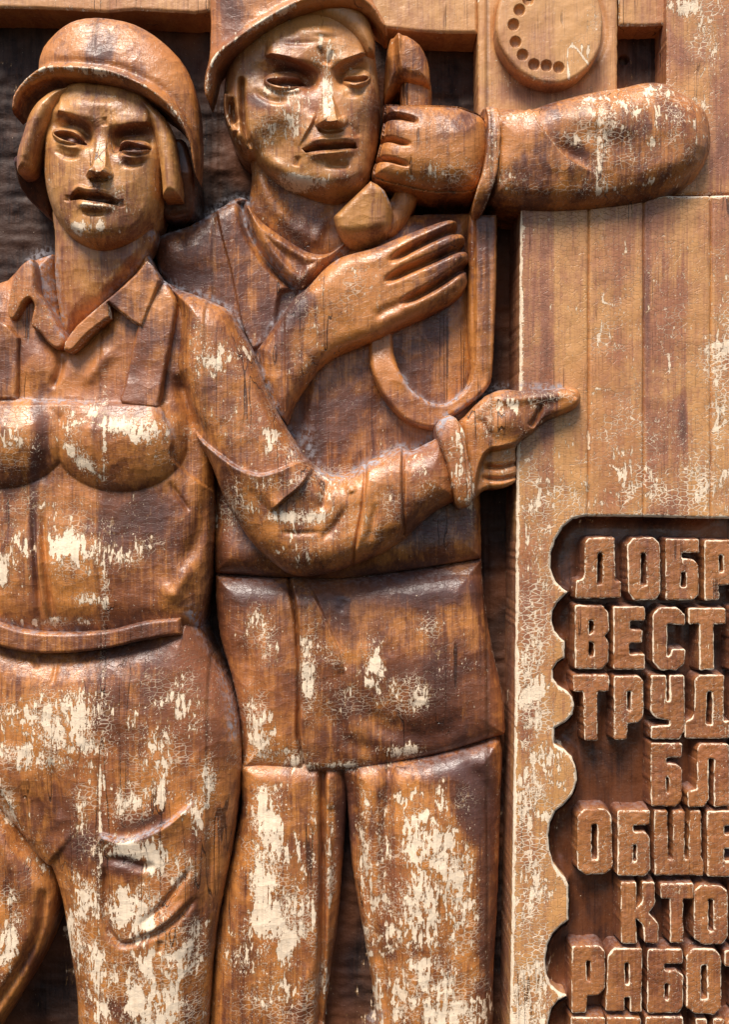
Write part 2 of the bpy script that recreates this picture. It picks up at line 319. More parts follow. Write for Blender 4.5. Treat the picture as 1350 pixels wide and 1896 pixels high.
# ------------------------------------------------------------------ materials
def wood(name, amber=(.55, .205, .048), brown=(.150, .045, .018), pale=(.92, .71, .50), rough=.42, coarse=0., tonevar=1., crackle=.5, coat=.22, updust_sheen=.22, toneoff=.38, fleck=1., spec=.5, tooled=1.):
    m = bpy.data.materials.new(name); m.use_nodes = True
    t = m.node_tree; N = t.nodes; K = t.links; N.clear()
    def n(tp, **kw):
        x = N.new(tp)
        for a, b in kw.items(): setattr(x, a, b)
        return x
    def lk(a, b): K.new(a, b)
    def val(s, v):
        if isinstance(v, (int, float)): s.default_value = v
        elif isinstance(v, tuple): s.default_value = v
        else: lk(v, s)
    def M(op, a, b=0., c=None, clamp=False):
        x = n("ShaderNodeMath", operation=op, use_clamp=clamp); val(x.inputs[0], a); val(x.inputs[1], b)
        if c is not None: val(x.inputs[2], c)
        return x.outputs[0]
    def ss(v, a, b, lo=0., hi=1.):
        x = n("ShaderNodeMapRange", interpolation_type='SMOOTHSTEP')
        val(x.inputs[0], v); val(x.inputs[1], a); val(x.inputs[2], b); val(x.inputs[3], lo); val(x.inputs[4], hi); return x.outputs[0]
    def mix(f, a, b, bt='MIX'):
        x = n("ShaderNodeMix", data_type='RGBA', blend_type=bt); val(x.inputs[0], f)
        for s, v in ((x.inputs[6], a), (x.inputs[7], b)):
            if isinstance(v, tuple): s.default_value = (*v, 1) if len(v) == 3 else v
            else: lk(v, s)
        return x.outputs[2]
    geo = n("ShaderNodeNewGeometry")
    def vec(sx, sy, sz, off=(0, 0, 0)):
        x = n("ShaderNodeMapping"); lk(geo.outputs["Position"], x.inputs[0]); x.inputs["Scale"].default_value = (sx, sy, sz); x.inputs["Location"].default_value = off
        return x.outputs[0]
    def nz(v, scale, det=4, rough=.55, dist=0.):
        x = n("ShaderNodeTexNoise"); lk(v, x.inputs["Vector"]); x.inputs["Scale"].default_value = scale; x.inputs["Detail"].default_value = det
        x.inputs["Roughness"].default_value = rough; x.inputs["Distortion"].default_value = dist; return x.outputs[0]
    def vor(v, scale, feat='F1', rnd=1.):
        x = n("ShaderNodeTexVoronoi", feature=feat); lk(v, x.inputs["Vector"]); x.inputs["Scale"].default_value = scale; x.inputs["Randomness"].default_value = rnd; return x
    def attr(nm):
        x = n("ShaderNodeAttribute", attribute_name=nm); return x.outputs["Fac"]
    wear, stain_shade, dust_sheen = attr("wear"), attr("stain_shade"), attr("dust_sheen")
    sep = n("ShaderNodeSeparateXYZ"); lk(geo.outputs["Position"], sep.inputs[0])
    px = M('ADD', sep.outputs[0], .700)        # 0..1.4 across
    pxn = M('DIVIDE', px, 1.4)
    # glued-up staves: tone per stave
    def ramp(stops, interp):
        x = n("ShaderNodeValToRGB"); x.color_ramp.interpolation = interp; e = x.color_ramp.elements
        while len(e) > 1: e.remove(e[0])
        e[0].position = stops[0][0]; e[0].color = (stops[0][1],)*3+(1,)
        for p_, c_ in stops[1:]:
            q = e.new(p_); q.color = (c_,)*3+(1,)
        lk(pxn, x.inputs[0]); return x.outputs[0]
    J = [0, 62, 193, 285, 391, 452, 520, 600, 684, 760, 825, 885, 960, 1020, 1091, 1145, 1193, 1268, 1318]
    TV = [.45, .62, .30, .52, .36, .55, .42, .66, .5, .38, .58, .45, .34, .62, .5, .56, .3, .58, .44]
    stave = ramp([((j+25)/1400, v) for j, v in zip(J, TV)], 'CONSTANT')
    st2 = []
    for j in [193, 391, 520, 600, 760, 905, 1110, 1215]:
        st2 += [((j+25-1.3)/1400, 0.), ((j+25)/1400, 1.), ((j+25+1.3)/1400, 0.)]
    joint = ramp(st2, 'LINEAR')
    grain = nz(vec(210, 140, 6), 1.0, 5, .65, .2)
    grain2 = nz(vec(520, 300, 16), 1.0, 3, .6)
    big = nz(vec(8, 6, 5.0), 1.0, 5, .6, 1.2)
    mid = nz(vec(30, 30, 19, (3, 1, 5)), 1.0, 6, .68, .8)
    tone = M('ADD', M('MULTIPLY', M('SUBTRACT', big, .5), 2.6*tonevar), M('MULTIPLY', M('SUBTRACT', grain, .5), 1.5))
    tone = M('ADD', tone, M('MULTIPLY', M('SUBTRACT', mid, .5), 1.7*tonevar))
    tone = M('ADD', tone, M('MULTIPLY', M('SUBTRACT', stave, .5), -.9))
    tone = M('ADD', tone, M('MULTIPLY', stain_shade, 1.0))
    tone = M('ADD', tone, toneoff)
    deep = ss(tone, .75, 1.5)
    tone = ss(tone, 0., 1.0)
    base = mix(tone, amber, brown)
    base = mix(M('MULTIPLY', deep, .75), base, tuple(v*.38 for v in brown))
    # reddish drift and purple cast where the stain is thick
    red = nz(vec(5, 5, 5, (9, 2, 1)), 1.0, 2)
    base = mix(ss(red, .45, .7, 0, .45), base, (.40, .13, .045))
    base = mix(M('MULTIPLY', ss(stain_shade, .35, 1.), .62), base, (.095, .045, .040))
    base = mix(ss(grain2, .54, .72, 0, .45), base, (.10, .035, .015))
    base = mix(M('MULTIPLY', joint, .7), base, (.06, .025, .012))
    # long drying cracks along the grain
    vc = nz(vec(26, 18, .55, (3, 3, 3)), 1.0, 2, .5)
    split = M('MULTIPLY', ss(M('ABSOLUTE', M('SUBTRACT', vc, .5)), .0025, .007, 1., 0.), ss(nz(vec(9, 9, 4, (2, 9, 4)), 1.0, 2), .56, .62))
    base = mix(M('MULTIPLY', split, .8), base, (.035, .014, .008))
    # thin, half-worn varnish
    wn = nz(vec(24, 20, 15, (1, 7, 3)), 1.0, 6, .6, .9)
    wl = nz(vec(130, 60, 60, (4, 4, 4)), 1.0, 4, .55, .5)
    wg = nz(vec(190, 60, 26, (2, 6, 4)), 1.0, 3, .6, .3)
    nn = M('ADD', M('MULTIPLY', wn, .44), M('ADD', M('MULTIPLY', wl, .31), M('MULTIPLY', wg, .25)))
    # nn is about .5 +- .1 ; threshold falls with the wear value
    nn = M('ADD', M('MULTIPLY', M('SUBTRACT', nn, .5), 2.5), .5)
    thr = M('SUBTRACT', .93, M('MULTIPLY', M('MINIMUM', wear, 1.4), .495))
    dlt = M('SUBTRACT', nn, thr)
    half = ss(dlt, -.10, .0)
    base = mix(M('MULTIPLY', half, .38), base, (.50, .27, .10))
    base = mix(M('MULTIPLY', M('MULTIPLY', ss(dlt, -.03, -.008), ss(wear, .1, .5)), .45), base, (.10, .035, .014))
    chipA = ss(dlt, 0., .02)
    # flecks: little cells knocked out
    f1 = nz(vec(300, 200, 170, (3, 8, 1)), 1.0, 3, .5, .6)
    f2 = nz(vec(620, 300, 260, (8, 2, 1)), 1.0, 2, .5, .3)
    pz = nz(vec(30, 20, 22, (5, 2, 8)), 1.0, 3)
    fw = M('ADD', .12, M('MULTIPLY', wear, ss(pz, .35, .62)))
    fw = M('MULTIPLY', fw, fleck)
    fle = ss(M('SUBTRACT', f1, M('SUBTRACT', .76, M('MULTIPLY', fw, .22))), 0., .02)
    fle2 = ss(M('SUBTRACT', f2, M('SUBTRACT', .75, M('MULTIPLY', fw, .18))), 0., .02)
    # crackle of the varnish
    warp = n("ShaderNodeVectorMath", operation='ADD')
    nzc = n("ShaderNodeTexNoise"); lk(vec(1, 1, 1), nzc.inputs["Vector"]); nzc.inputs["Scale"].default_value = 60.; nzc.inputs["Detail"].default_value = 2
    scl = n("ShaderNodeVectorMath", operation='SCALE'); lk(nzc.outputs["Color"], scl.inputs[0]); scl.inputs[3].default_value = .9
    lk(vec(70, 70, 135), warp.inputs[0]); lk(scl.outputs[0], warp.inputs[1])
    v2 = n("ShaderNodeTexVoronoi", feature='DISTANCE_TO_EDGE'); lk(warp.outputs[0], v2.inputs["Vector"]); v2.inputs["Scale"].default_value = 1.
    crw = nz(vec(14, 14, 14, (5, 5, 5)), 1.0, 3)
    cr_t = M('MULTIPLY', M('MULTIPLY', ss(crw, .45, .62), ss(wear, .15, .75)), .085)
    crk = M('LESS_THAN', v2.outputs["Distance"], cr_t)
    crk = M('MULTIPLY', crk, crackle)
    crack_line = M('MULTIPLY', ss(v2.outputs["Distance"], .0, .05, 1., 0.), crackle)
    chip = M('MAXIMUM', chipA, M('MAXIMUM', M('MULTIPLY', fle, .9), M('MULTIPLY', fle2, .8)))
    chip = M('MAXIMUM', chip, M('MULTIPLY', crk, .8))
    pl = mix(ss(grain, .35, .7), pale, tuple(v*.84 for v in pale))
    pl = mix(ss(wl, .5, .7, 0, .25), pl, (.62, .40, .21))
    col = mix(chip, base, pl)
    # dust on ledges; upward faces also paled as painted sky sheen
    nrm = n("ShaderNodeSeparateXYZ"); lk(geo.outputs["Normal"], nrm.inputs[0])
    upf = ss(nrm.outputs[2], .45, .95)
    dn = nz(vec(110, 110, 90), 1.0, 4, .65)
    dmask = M('MULTIPLY', M('ADD', M('MULTIPLY', dust_sheen, 1.0), M('MULTIPLY', upf, updust_sheen)), ss(dn, .40, .62), clamp=True)
    col = mix(dmask, col, (.36, .335, .35))
    # relief of the skin: grain, chipped varnish, tool marks
    hgt = M('ADD', M('MULTIPLY', grain2, .25), M('MULTIPLY', chip, -.75))
    hgt = M('ADD', hgt, M('MULTIPLY', nz(vec(30, 30, 30, (7, 0, 0)), 1.0, 5, .6), .5+3*coarse))
    hgt = M('ADD', hgt, M('MULTIPLY', nz(vec(150, 150, 190), 1.0, 4, .6), .55+1.2*coarse))
    hgt = M('ADD', hgt, M('MULTIPLY', joint, -1.8))
    hgt = M('ADD', hgt, M('MULTIPLY', split, -1.4))
    tool = vor(vec(34, 34, 52, (6, 1, 2)), 1.0); hgt = M('ADD', hgt, M('MULTIPLY', M('POWER', tool.outputs["Distance"], 2.), 1.3*tooled))
    hgt = M('ADD', hgt, M('MULTIPLY', crack_line, -.35))
    bmp = n("ShaderNodeBump"); bmp.inputs["Strength"].default_value = 1.0; bmp.inputs["Distance"].default_value = .0011
    lk(hgt, bmp.inputs["Height"])
    b = n("ShaderNodeBsdfPrincipled")
    lk(col, b.inputs["Base Color"]); lk(bmp.outputs[0], b.inputs["Normal"])
    rg = M('ADD', rough, M('MULTIPLY', M('SUBTRACT', mid, .5), .9))
    rg = M('ADD', rg, M('MULTIPLY', chip, .25)); rg = M('ADD', rg, M('MULTIPLY', dmask, .4), clamp=True)
    lk(rg, b.inputs["Roughness"])
    b.inputs["IOR"].default_value = 1.5; b.inputs["Specular IOR Level"].default_value = spec
    b.inputs["Coat Weight"].default_value = coat; b.inputs["Coat Roughness"].default_value = .22; lk(bmp.outputs[0], b.inputs["Coat Normal"])
    if coat: lk(M('MULTIPLY', M('SUBTRACT', 1., M('MAXIMUM', chip, dmask)), coat), b.inputs["Coat Weight"])
    o = n("ShaderNodeOutputMaterial"); lk(b.outputs[0], o.inputs[0])
    return m
MW = wood("varnished_carved_wood")
MFACE = wood("amber_varnished_wood", amber=(.60, .27, .075), brown=(.22, .070, .024), tonevar=1., crackle=.25, toneoff=.33)
MPAN = wood("honey_panel_wood", amber=(.60, .29, .10), brown=(.33, .125, .062), tonevar=.75, crackle=1., coat=.15, rough=.48, toneoff=.30, tooled=.15)
MLET = wood("letter_wood", amber=(.38, .145, .045), brown=(.19, .062, .027), tonevar=.7, crackle=.9, coat=.2, rough=.42, tooled=.15)
MBACK = wood("dark_rough_board", amber=(.060, .030, .020), brown=(.018, .010, .009), coarse=.5, rough=.62, crackle=0., coat=.0, updust_sheen=.0, fleck=0., spec=.2)
MDARK = wood("dark_stained_wood", amber=(.125, .042, .018), brown=(.040, .015, .010), coarse=.1, updust_sheen=.15, fleck=.3, spec=.35, tooled=.3, rough=.32, crackle=0.)
MBEAM = wood("honey_beam_wood", amber=(.62, .31, .11), brown=(.38, .16, .07), tonevar=.7, crackle=.2, coat=.15, rough=.5, toneoff=.25, tooled=.3)

# ------------------------------------------------------------------ backboard and frame boards
wall = thing("back_wall", "dark rough wooden boards behind the carved figures", None, 675, 1896, 0, 'structure')
JX = [-80, 193, 391, 600, 760, 905, 1145, 1440]
for i in range(len(JX)-1):
    a, b = JX[i], JX[i+1]
    lp = L([(a, -60), (b, -60), (b, 1960), (a, 1960)])
    relief("plank", MBACK, lp, lambda X, Y, d: 0+4*noise(X, Y, 60, 21, 12)+2*noise(X, Y, 16, 22, 9)+5*noise(X, Y, 60, 23)-2*np.exp(-d/2), -30, wall, res=4, wob=0, hn=0, wallstain=0, flat=True)

def board(name, label, pts, h, mat, smooth=False, **kw):
    lp = C(pts) if smooth else L(pts)
    kw['flat'] = True; o = relief(name, mat, lp, lambda X, Y, d: h-3*np.exp(-(d/2.2)**2)+1.5*noise(X, Y, 80, 31), 0, None, **kw)
    o['label'] = label; o['category'] = 'wooden board'
    return o
board("wooden_beam", "honey coloured beam along the top edge above the woman's helmet", [(-60, -60), (391, -60), (391, 22), (360, 26), (300, 22), (250, 19), (200, 24), (120, 19), (60, 17), (-60, 15)], 66, MBEAM, res=2, rim=.5)
board("wooden_beam", "honey coloured beam between the man's helmet and the telephone", [(660, -60), (884, -60), (884, 62), (840, 62), (780, 60), (745, 56), (715, 53), (695, 40), (680, 0)], 66, MBEAM, res=2, rim=.4)
board("wooden_block", "pale block bridging the telephone and the right board above the square hole", [(1146, -60), (1234, -60), (1234, 47), (1200, 49), (1146, 48)], 62, MBEAM, res=2, rim=.7)
sb = relief("wooden_board", MPAN, L([(1235, -60), (1420, -60), (1420, 361), (1230, 361), (1235, 300)]), lambda X, Y, d: 80-3*np.exp(-(d/2.2)**2), 0, None, rim=.6, flat=True)
sb['label'] = "plain honey board at the top right behind the man's elbow"; sb['category'] = 'wooden board'
hb = relief("back_plate", MBACK, L([(1140, 30), (1240, 30), (1240, 230), (1140, 230)]), lambda X, Y, d: 16+3*noise(X, Y, 8, 41, 60)-13*sm(-np.hypot(X-1155, Y-112), -10, -8), 2, None, res=1.5)
hb['label'] = "weathered brown plate with a drilled hole inside the square recess"; hb['category'] = 'wooden plate'

# telephone with dial
tel = thing("telephone", "carved wooden telephone box with a round finger dial", "telephone", 1015, 193, 0)
relief("body", MBEAM, L([(886, -60), (1144, -60), (1144, 240), (886, 240)]), lambda X, Y, d: 74-3*np.exp(-(d/2.)**2)-5*np.exp(-(np.hypot(X-1020, (Y-57))-100)**2/60.), 0, tel, rim=.35)
relief("dial", MBEAM, C([(1117, 55), (1112, 90), (1092, 122), (1062, 146), (1030, 155), (995, 150), (962, 132), (936, 102), (921, 68), (920, 30), (930, -10), (960, -42), (1010, -56), (1060, -52), (1100, -20), (1116, 20)]),
       lambda X, Y, d: 108-6*(1-prof(d, 7))+1.5*noise(X, Y, 40, 33)
       - sum(9*prof(np.clip(10.5-np.hypot(X-x, (Y-y)*.95), 0, None), 6) for x, y in
             [(982, -12), (978, 1), (962, 20), (951, 47), (955, 79), (968, 103), (989, 121), (1012, 123), (1035, 126)]),
       70, tel, res=1., rim=.45, rimw=3, wear=.2)

# ------------------------------------------------------------------ text panel
pan = thing("text_panel", "tall honey wooden panel with raised Cyrillic lettering in a scalloped recess", "sign", 1150, 1896, 0)
REC = L([(1500, 962), (1300, 960), (1200, 957), (1085, 956), (1062, 961), (1043, 977), (1029, 1000), (1021, 1026), (1021, 1052), (1029, 1075), (1042, 1089), (1053, 1096),
         (1045, 1104), (1033, 1117), (1025, 1133), (1023, 1150), (1028, 1168), (1037, 1180), (1047, 1187), (1047, 1218), (1034, 1226), (1025, 1240), (1025, 1256), (1036, 1271), (1053, 1281), (1062, 1292),
         (1065, 1308), (1061, 1324), (1048, 1338), (1028, 1349), (1027, 1378), (1045, 1388), (1060, 1402), (1068, 1422), (1070, 1446), (1062, 1472), (1045, 1491), (1030, 1503), (1020, 1524),
         (1016, 1548), (1018, 1574), (1027, 1602), (1049, 1628), (1054, 1640), (1054, 1705), (1040, 1715), (1026, 1729), (1015, 1751), (1011, 1778), (1013, 1806), (1022, 1826), (1038, 1840), (1052, 1846),
         (1035, 1855), (1022, 1870), (1016, 1895), (1015, 1975), (1500, 1975)])
PAN = L([(966, 363), (1500, 360), (1500, 1975), (944, 1975), (946, 1896), (949, 1700), (952, 1500), (955, 1300), (957, 1050), (958, 860), (963, 720), (964, 500)])
for a, b in ((900, 1091), (1091, 1193), (1193, 1318), (1318, 1430)):
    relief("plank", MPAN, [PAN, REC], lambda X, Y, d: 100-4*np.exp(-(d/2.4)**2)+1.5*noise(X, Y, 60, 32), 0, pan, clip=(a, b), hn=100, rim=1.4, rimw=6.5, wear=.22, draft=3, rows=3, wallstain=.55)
relief("recess_floor", MDARK, C(REC, 2), lambda X, Y, d: 58+30*(1-prof(d, 24))+5*noise(X, Y, 16, 43, 60), 20, pan, hn=84, wallstain=0, flat=True)

def ch(c):
    """block letter on a 60 x 116 cell: outer loop and inner loops, before scaling"""
    O = [(12, 0), (48, 0), (60, 12), (60, 104), (48, 116), (12, 116), (0, 104), (0, 12)]
    G = {
     'О': [O, [(25, 28), (35, 28), (35, 90), (25, 90)]],
     'Д': [[(22, 0), (62, 0), (62, 84), (72, 84), (72, 116), (0, 116), (0, 84), (10, 80), (14, 70), (14, 10)], [(34, 30), (43, 30), (43, 90), (34, 90)]],
     'Б': [[(0, 0), (60, 0), (60, 26), (30, 26), (30, 38), (50, 38), (60, 48), (60, 104), (50, 116), (0, 116)], [(28, 62), (36, 62), (36, 92), (28, 92)]],
     'Р': [[(0, 0), (50, 0), (60, 10), (60, 74), (48, 86), (26, 86), (26, 116), (0, 116)], [(26, 28), (34, 28), (34, 62), (26, 62)]],
     'В': [[(0, 0), (48, 0), (60, 12), (60, 46), (53, 56), (60, 66), (60, 104), (48, 116), (0, 116)], [(25, 26), (34, 26), (34, 48), (25, 54)], [(25, 64), (34, 70), (34, 94), (25, 94)]],
     'Е': [[(0, 0), (60, 0), (60, 26), (30, 26), (30, 42), (54, 42), (54, 66), (30, 66), (30, 88), (60, 88), (60, 116), (0, 116)]],
     'С': [[(14, 0), (46, 0), (60, 14), (60, 34), (28, 30), (26, 90), (34, 90), (34, 76), (60, 76), (60, 102), (46, 116), (14, 116), (0, 100), (0, 14)]],
     'Т': [[(0, 0), (68, 0), (68, 30), (46, 30), (46, 116), (20, 116), (20, 30), (0, 30)]],
     'У': [[(0, 0), (28, 0), (28, 48), (34, 48), (34, 0), (60, 0), (60, 102), (50, 116), (0, 116), (0, 92), (34, 92), (34, 82), (12, 78), (0, 66)]],
     'Л': [[(22, 0), (74, 0), (74, 116), (48, 116), (48, 28), (38, 28), (38, 100), (28, 116), (0, 116), (0, 88), (16, 84), (18, 10)]],
     'Ш': [[(0, 0), (26, 0), (26, 88), (36, 88), (36, 0), (60, 0), (60, 88), (68, 88), (68, 0), (90, 0), (90, 82), (96, 90), (96, 116), (0, 116)]],
     'К': [[(0, 0), (30, 0), (30, 50), (42, 36), (42, 0), (66, 0), (66, 44), (54, 58), (72, 78), (72, 116), (46, 116), (42, 84), (30, 68), (30, 116), (0, 116)]],
     'А': [[(14, 0), (66, 0), (66, 116), (44, 116), (44, 90), (34, 90), (34, 116), (0, 116), (2, 14)], [(34, 26), (42, 26), (42, 66), (34, 66)]],
     'П': [[(0, 0), (64, 0), (64, 116), (42, 116), (42, 28), (24, 28), (24, 116), (0, 116)]],
     'И': [[(0, 0), (24, 0), (24, 60), (38, 30), (38, 0), (62, 0), (62, 116), (38, 116), (38, 70), (24, 100), (24, 116), (0, 116)]],
    }
    return G[c]
ROWS = [  # letter, x0, x1, y0, y1
 ('Д', 1068, 1151, 995, 1108), ('О', 1163, 1223, 996, 1111), ('Б', 1233, 1295, 998, 1111), ('Р', 1307, 1366, 1000, 1112), ('О', 1374, 1434, 1000, 1112),
 ('В', 1065, 1128, 1122, 1239), ('Е', 1138, 1196, 1124, 1241), ('С', 1209, 1269, 1124, 1242), ('Т', 1276, 1345, 1126, 1240), ('И', 1356, 1420, 1126, 1240),
 ('Т', 1063, 1128, 1250, 1370), ('Р', 1138, 1193, 1252, 1370), ('У', 1206, 1269, 1250, 1369), ('Д', 1271, 1354, 1250, 1369), ('Е', 1362, 1424, 1250, 1369),
 ('Б', 1207, 1265, 1376, 1494), ('Л', 1275, 1352, 1378, 1494), ('А', 1360, 1424, 1378, 1494),
 ('О', 1071, 1135, 1498, 1620), ('Б', 1145, 1204, 1502, 1621), ('Ш', 1213, 1305, 1502, 1622), ('Е', 1311, 1372, 1503, 1623),
 ('К', 1150, 1220, 1634, 1746), ('Т', 1224, 1285, 1636, 1746), ('О', 1287, 1348, 1640, 1748), ('И', 1358, 1420, 1640, 1748),
 ('Р', 1060, 1121, 1752, 1874), ('А', 1124, 1190, 1756, 1875), ('Б', 1200, 1265, 1758, 1876), ('О', 1272, 1336, 1758, 1876), ('Т', 1344, 1410, 1760, 1876),
 ('Б', 1058, 1122, 1884, 1990), ('П', 1127, 1188, 1884, 1990), ('Б', 1196, 1266, 1884, 1990), ('И', 1290, 1342, 1886, 1990), ('О', 1346, 1410, 1886, 1990)]
ROWN = {995: 'first', 996: 'first', 998: 'first', 1000: 'first'}
ys = [990, 1115, 1245, 1372, 1495, 1630, 1750, 1880, 9999]
wd = ['first', 'second', 'third', 'fourth', 'fifth', 'sixth', 'seventh', 'eighth']
rs = np.random.RandomState(5)
for (c, x0, x1, y0, y1) in ROWS:
    if y0 > 1930 or x0 > 1400: continue
    G = ch(c); P0 = np.array(G[0], float); W_, H_ = P0[:, 0].max(), 116.
    lps = []
    for g in G:
        g = np.array(g, float)
        q = np.stack([x0+(g[:, 0]/W_)*(x1-x0), y0+g[:, 1]/H_*(y1-y0)], 1)+rs.uniform(-1.2, 1.2, g.shape)
        q2 = []
        for i in range(len(q)):       # knock the corners off a little
            a, b, e = q[i-1], q[i], q[(i+1) % len(q)]
            la = np.linalg.norm(a-b); le = np.linalg.norm(e-b); r_ = 2.2
            q2 += [b+(a-b)*min(.3, r_/la), b+(e-b)*min(.3, r_/le)]
        lps.append(np.array(q2))
    tx, ty = rs.uniform(-.03, .03, 2)
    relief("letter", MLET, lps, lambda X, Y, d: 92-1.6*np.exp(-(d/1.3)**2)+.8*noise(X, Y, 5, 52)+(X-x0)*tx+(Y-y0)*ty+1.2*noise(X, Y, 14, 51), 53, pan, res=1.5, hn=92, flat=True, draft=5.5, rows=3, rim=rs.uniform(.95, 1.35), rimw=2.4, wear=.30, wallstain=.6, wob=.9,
           label="raised letter %s in the %s line of text" % (c, wd[next(i for i in range(8) if ys[i] <= y0 < ys[i+1])]))

# ------------------------------------------------------------------ the man
man = thing("carved_man", "carved wooden man in helmet and jacket holding a receiver to his face", "carved figure", 670, 1896, 0)
SEAM = [(396, 1062), (450, 1066), (520, 1070), (620, 1073), (700, 1064), (800, 1050), (893, 1034)]
def f(X, Y, d):
    h = 46+22*prof(d, 46)
    h += blob(X, Y, 620, 800, 80, 150, 8)+blob(X, Y, 640, 1010, 240, 50, 16)
    h += fold(X, Y, [(399, 380), (412, 440), (428, 500), (440, 560), (452, 610), (470, 650)], 40, 9, -1, e0=.05, e1=.05)
    h += ridge(X, Y, [(446, 372), (455, 420), (482, 468), (515, 507), (548, 536)], 7, -16, .02, .1)
    h += blob(X, Y, 340, 470, 50, 30, 10)
    h -= 12*cut(X, Y, C([(515, 545), (530, 535), (552, 536), (545, 560), (525, 585), (508, 600)]), 6)
    h += ridge(X, Y, [(590, 690), (578, 760), (585, 850)], 12, 5)+ridge(X, Y, [(760, 640), (700, 760), (720, 850)], 20, -5)
    h += blob(X, Y, 450, 1030, 50, 30, 8)
    return h
relief("jacket", MW, np.concatenate([C([(282, 446), (300, 430), (350, 414), (400, 385), (436, 364), (464, 372), (520, 430), (580, 465), (640, 450), (720, 400), (878, 392)], 3, False),
       L([(882, 500), (884, 720), (890, 900), (892, 960)]), C(SEAM[::-1], 3, False), L([(392, 1000), (390, 600), (330, 560), (290, 500)])]), f, 0, man, hn=66, stain_shade=.25)
def f(X, Y, d):
    h = 50+34*prof(d, 60)
    h += -10*np.exp(-np.clip(Y-1065, 0, None)/10.)
    h += ridge(X, Y, [(535, 1072), (546, 1130), (552, 1200), (554, 1290), (552, 1360), (566, 1432)], 3.6, -17, 0, 0)
    h += fold(X, Y, [(535, 1072), (546, 1130), (552, 1200), (554, 1290), (552, 1360), (566, 1432)], 34, 9, -1, e0=0, e1=0)
    h += fold(X, Y, [(570, 1080), (600, 1140), (625, 1200), (640, 1250)], 26, 9, 1)
    h += blob(X, Y, 700, 1250, 130, 120, 12)+blob(X, Y, 480, 1280, 50, 90, 8)
    h += ridge(X, Y, [(640, 1260), (700, 1340), (800, 1360), (890, 1310)], 22, -8)+ridge(X, Y, [(610, 1290), (640, 1370), (720, 1385)], 16, -6)
    h += ridge(X, Y, [(440, 1180), (470, 1260), (480, 1340)], 16, -6)
    h += 6*np.exp(-((Y-1425+.0*X)/18.)**2)
    h += ridge(X, Y, [(640, 1110), (628, 1135)], 8, -3)
    return h
relief("jacket_skirt", MW, np.concatenate([C(SEAM, 3, False), C([(898, 1100), (912, 1190), (928, 1260), (936, 1310), (938, 1358)], 3, False),
       C([(936, 1362), (880, 1380), (800, 1402), (700, 1420), (640, 1430), (600, 1433), (566, 1431), (500, 1426), (447, 1424)], 3, False), C([(446, 1400), (440, 1320), (425, 1250), (405, 1180), (396, 1110)], 3, False)]), f, 0, man, hn=70, rim=.5, rimw=4, stain_shade=.1)
def f(X, Y, d):
    h = 36+46*prof(d, 46)
    h += ridge(X, Y, [(597, 1432), (598, 1600), (596, 1760), (590, 1900)], 6, -22, 0, 0)
    h += ridge(X, Y, [(612, 1500), (620, 1600), (612, 1780), (598, 1900)], 7, -4, 0, 0)
    h += blob(X, Y, 510, 1620, 60, 200, 12)+ridge(X, Y, [(575, 1780), (560, 1850), (550, 1930)], 10, 5)
    return h
relief("trouser_leg", MW, C([(440, 1410), (520, 1405), (620, 1410), (642, 1440), (640, 1520), (634, 1600), (624, 1720), (612, 1800), (600, 1900), (594, 1960), (480, 1965), (376, 1960), (383, 1890), (394, 1752), (409, 1650), (430, 1560), (444, 1490)]), f, 0, man, hn=62)
def f(X, Y, d):
    h = 36+50*prof(d, 52)
    h += ridge(X, Y, [(655, 1430), (662, 1550), (690, 1700), (715, 1830), (722, 1940)], 9, -8, 0, 0)+ridge(X, Y, [(720, 1430), (712, 1600), (730, 1750), (760, 1930)], 12, -9, 0, 0)
    h += blob(X, Y, 800, 1600, 70, 200, 14)+ridge(X, Y, [(860, 1400), (905, 1480), (915, 1600)], 16, -10)
    return h
relief("trouser_leg", MW, C([(636, 1410), (780, 1400), (870, 1380), (930, 1370), (930, 1500), (926, 1650), (918, 1800), (905, 1960), (800, 1965), (705, 1960), (697, 1896), (684, 1800), (668, 1710), (652, 1610), (645, 1530), (640, 1470)]), f, 0, man, hn=62)
# neck, undershirt
relief("neck", MW, C([(467, 250), (600, 260), (680, 330), (660, 460), (610, 480), (560, 470), (500, 430), (462, 392), (465, 320)]),
       lambda X, Y, d: 56+16*prof(d, 40)+ridge(X, Y, [(470, 300), (500, 370), (560, 440)], 14, 7)+ridge(X, Y, [(610, 380), (590, 430), (580, 460)], 10, 5)+blob(X, Y, 560, 430, 24, 24, 5), 0, man, hn=66, wear=.3, stain_shade=.2)
relief("undershirt", MW, np.concatenate([C([(460, 376), (483, 406), (528, 438), (563, 459), (590, 467), (615, 464), (640, 446)], 3, False), C([(645, 452), (622, 474), (600, 496), (578, 520), (558, 538)], 3, False), C([(548, 533), (520, 508), (490, 472), (468, 430), (455, 385)], 3, False)]),
       lambda X, Y, d: 60+20*prof(d, 11)+6*np.exp(-((d-16)/8)**2)+ridge(X, Y, [(565, 470), (568, 500), (560, 530)], 6, 4), 0, man, hn=76, stain_shade=.15, res=1.5)
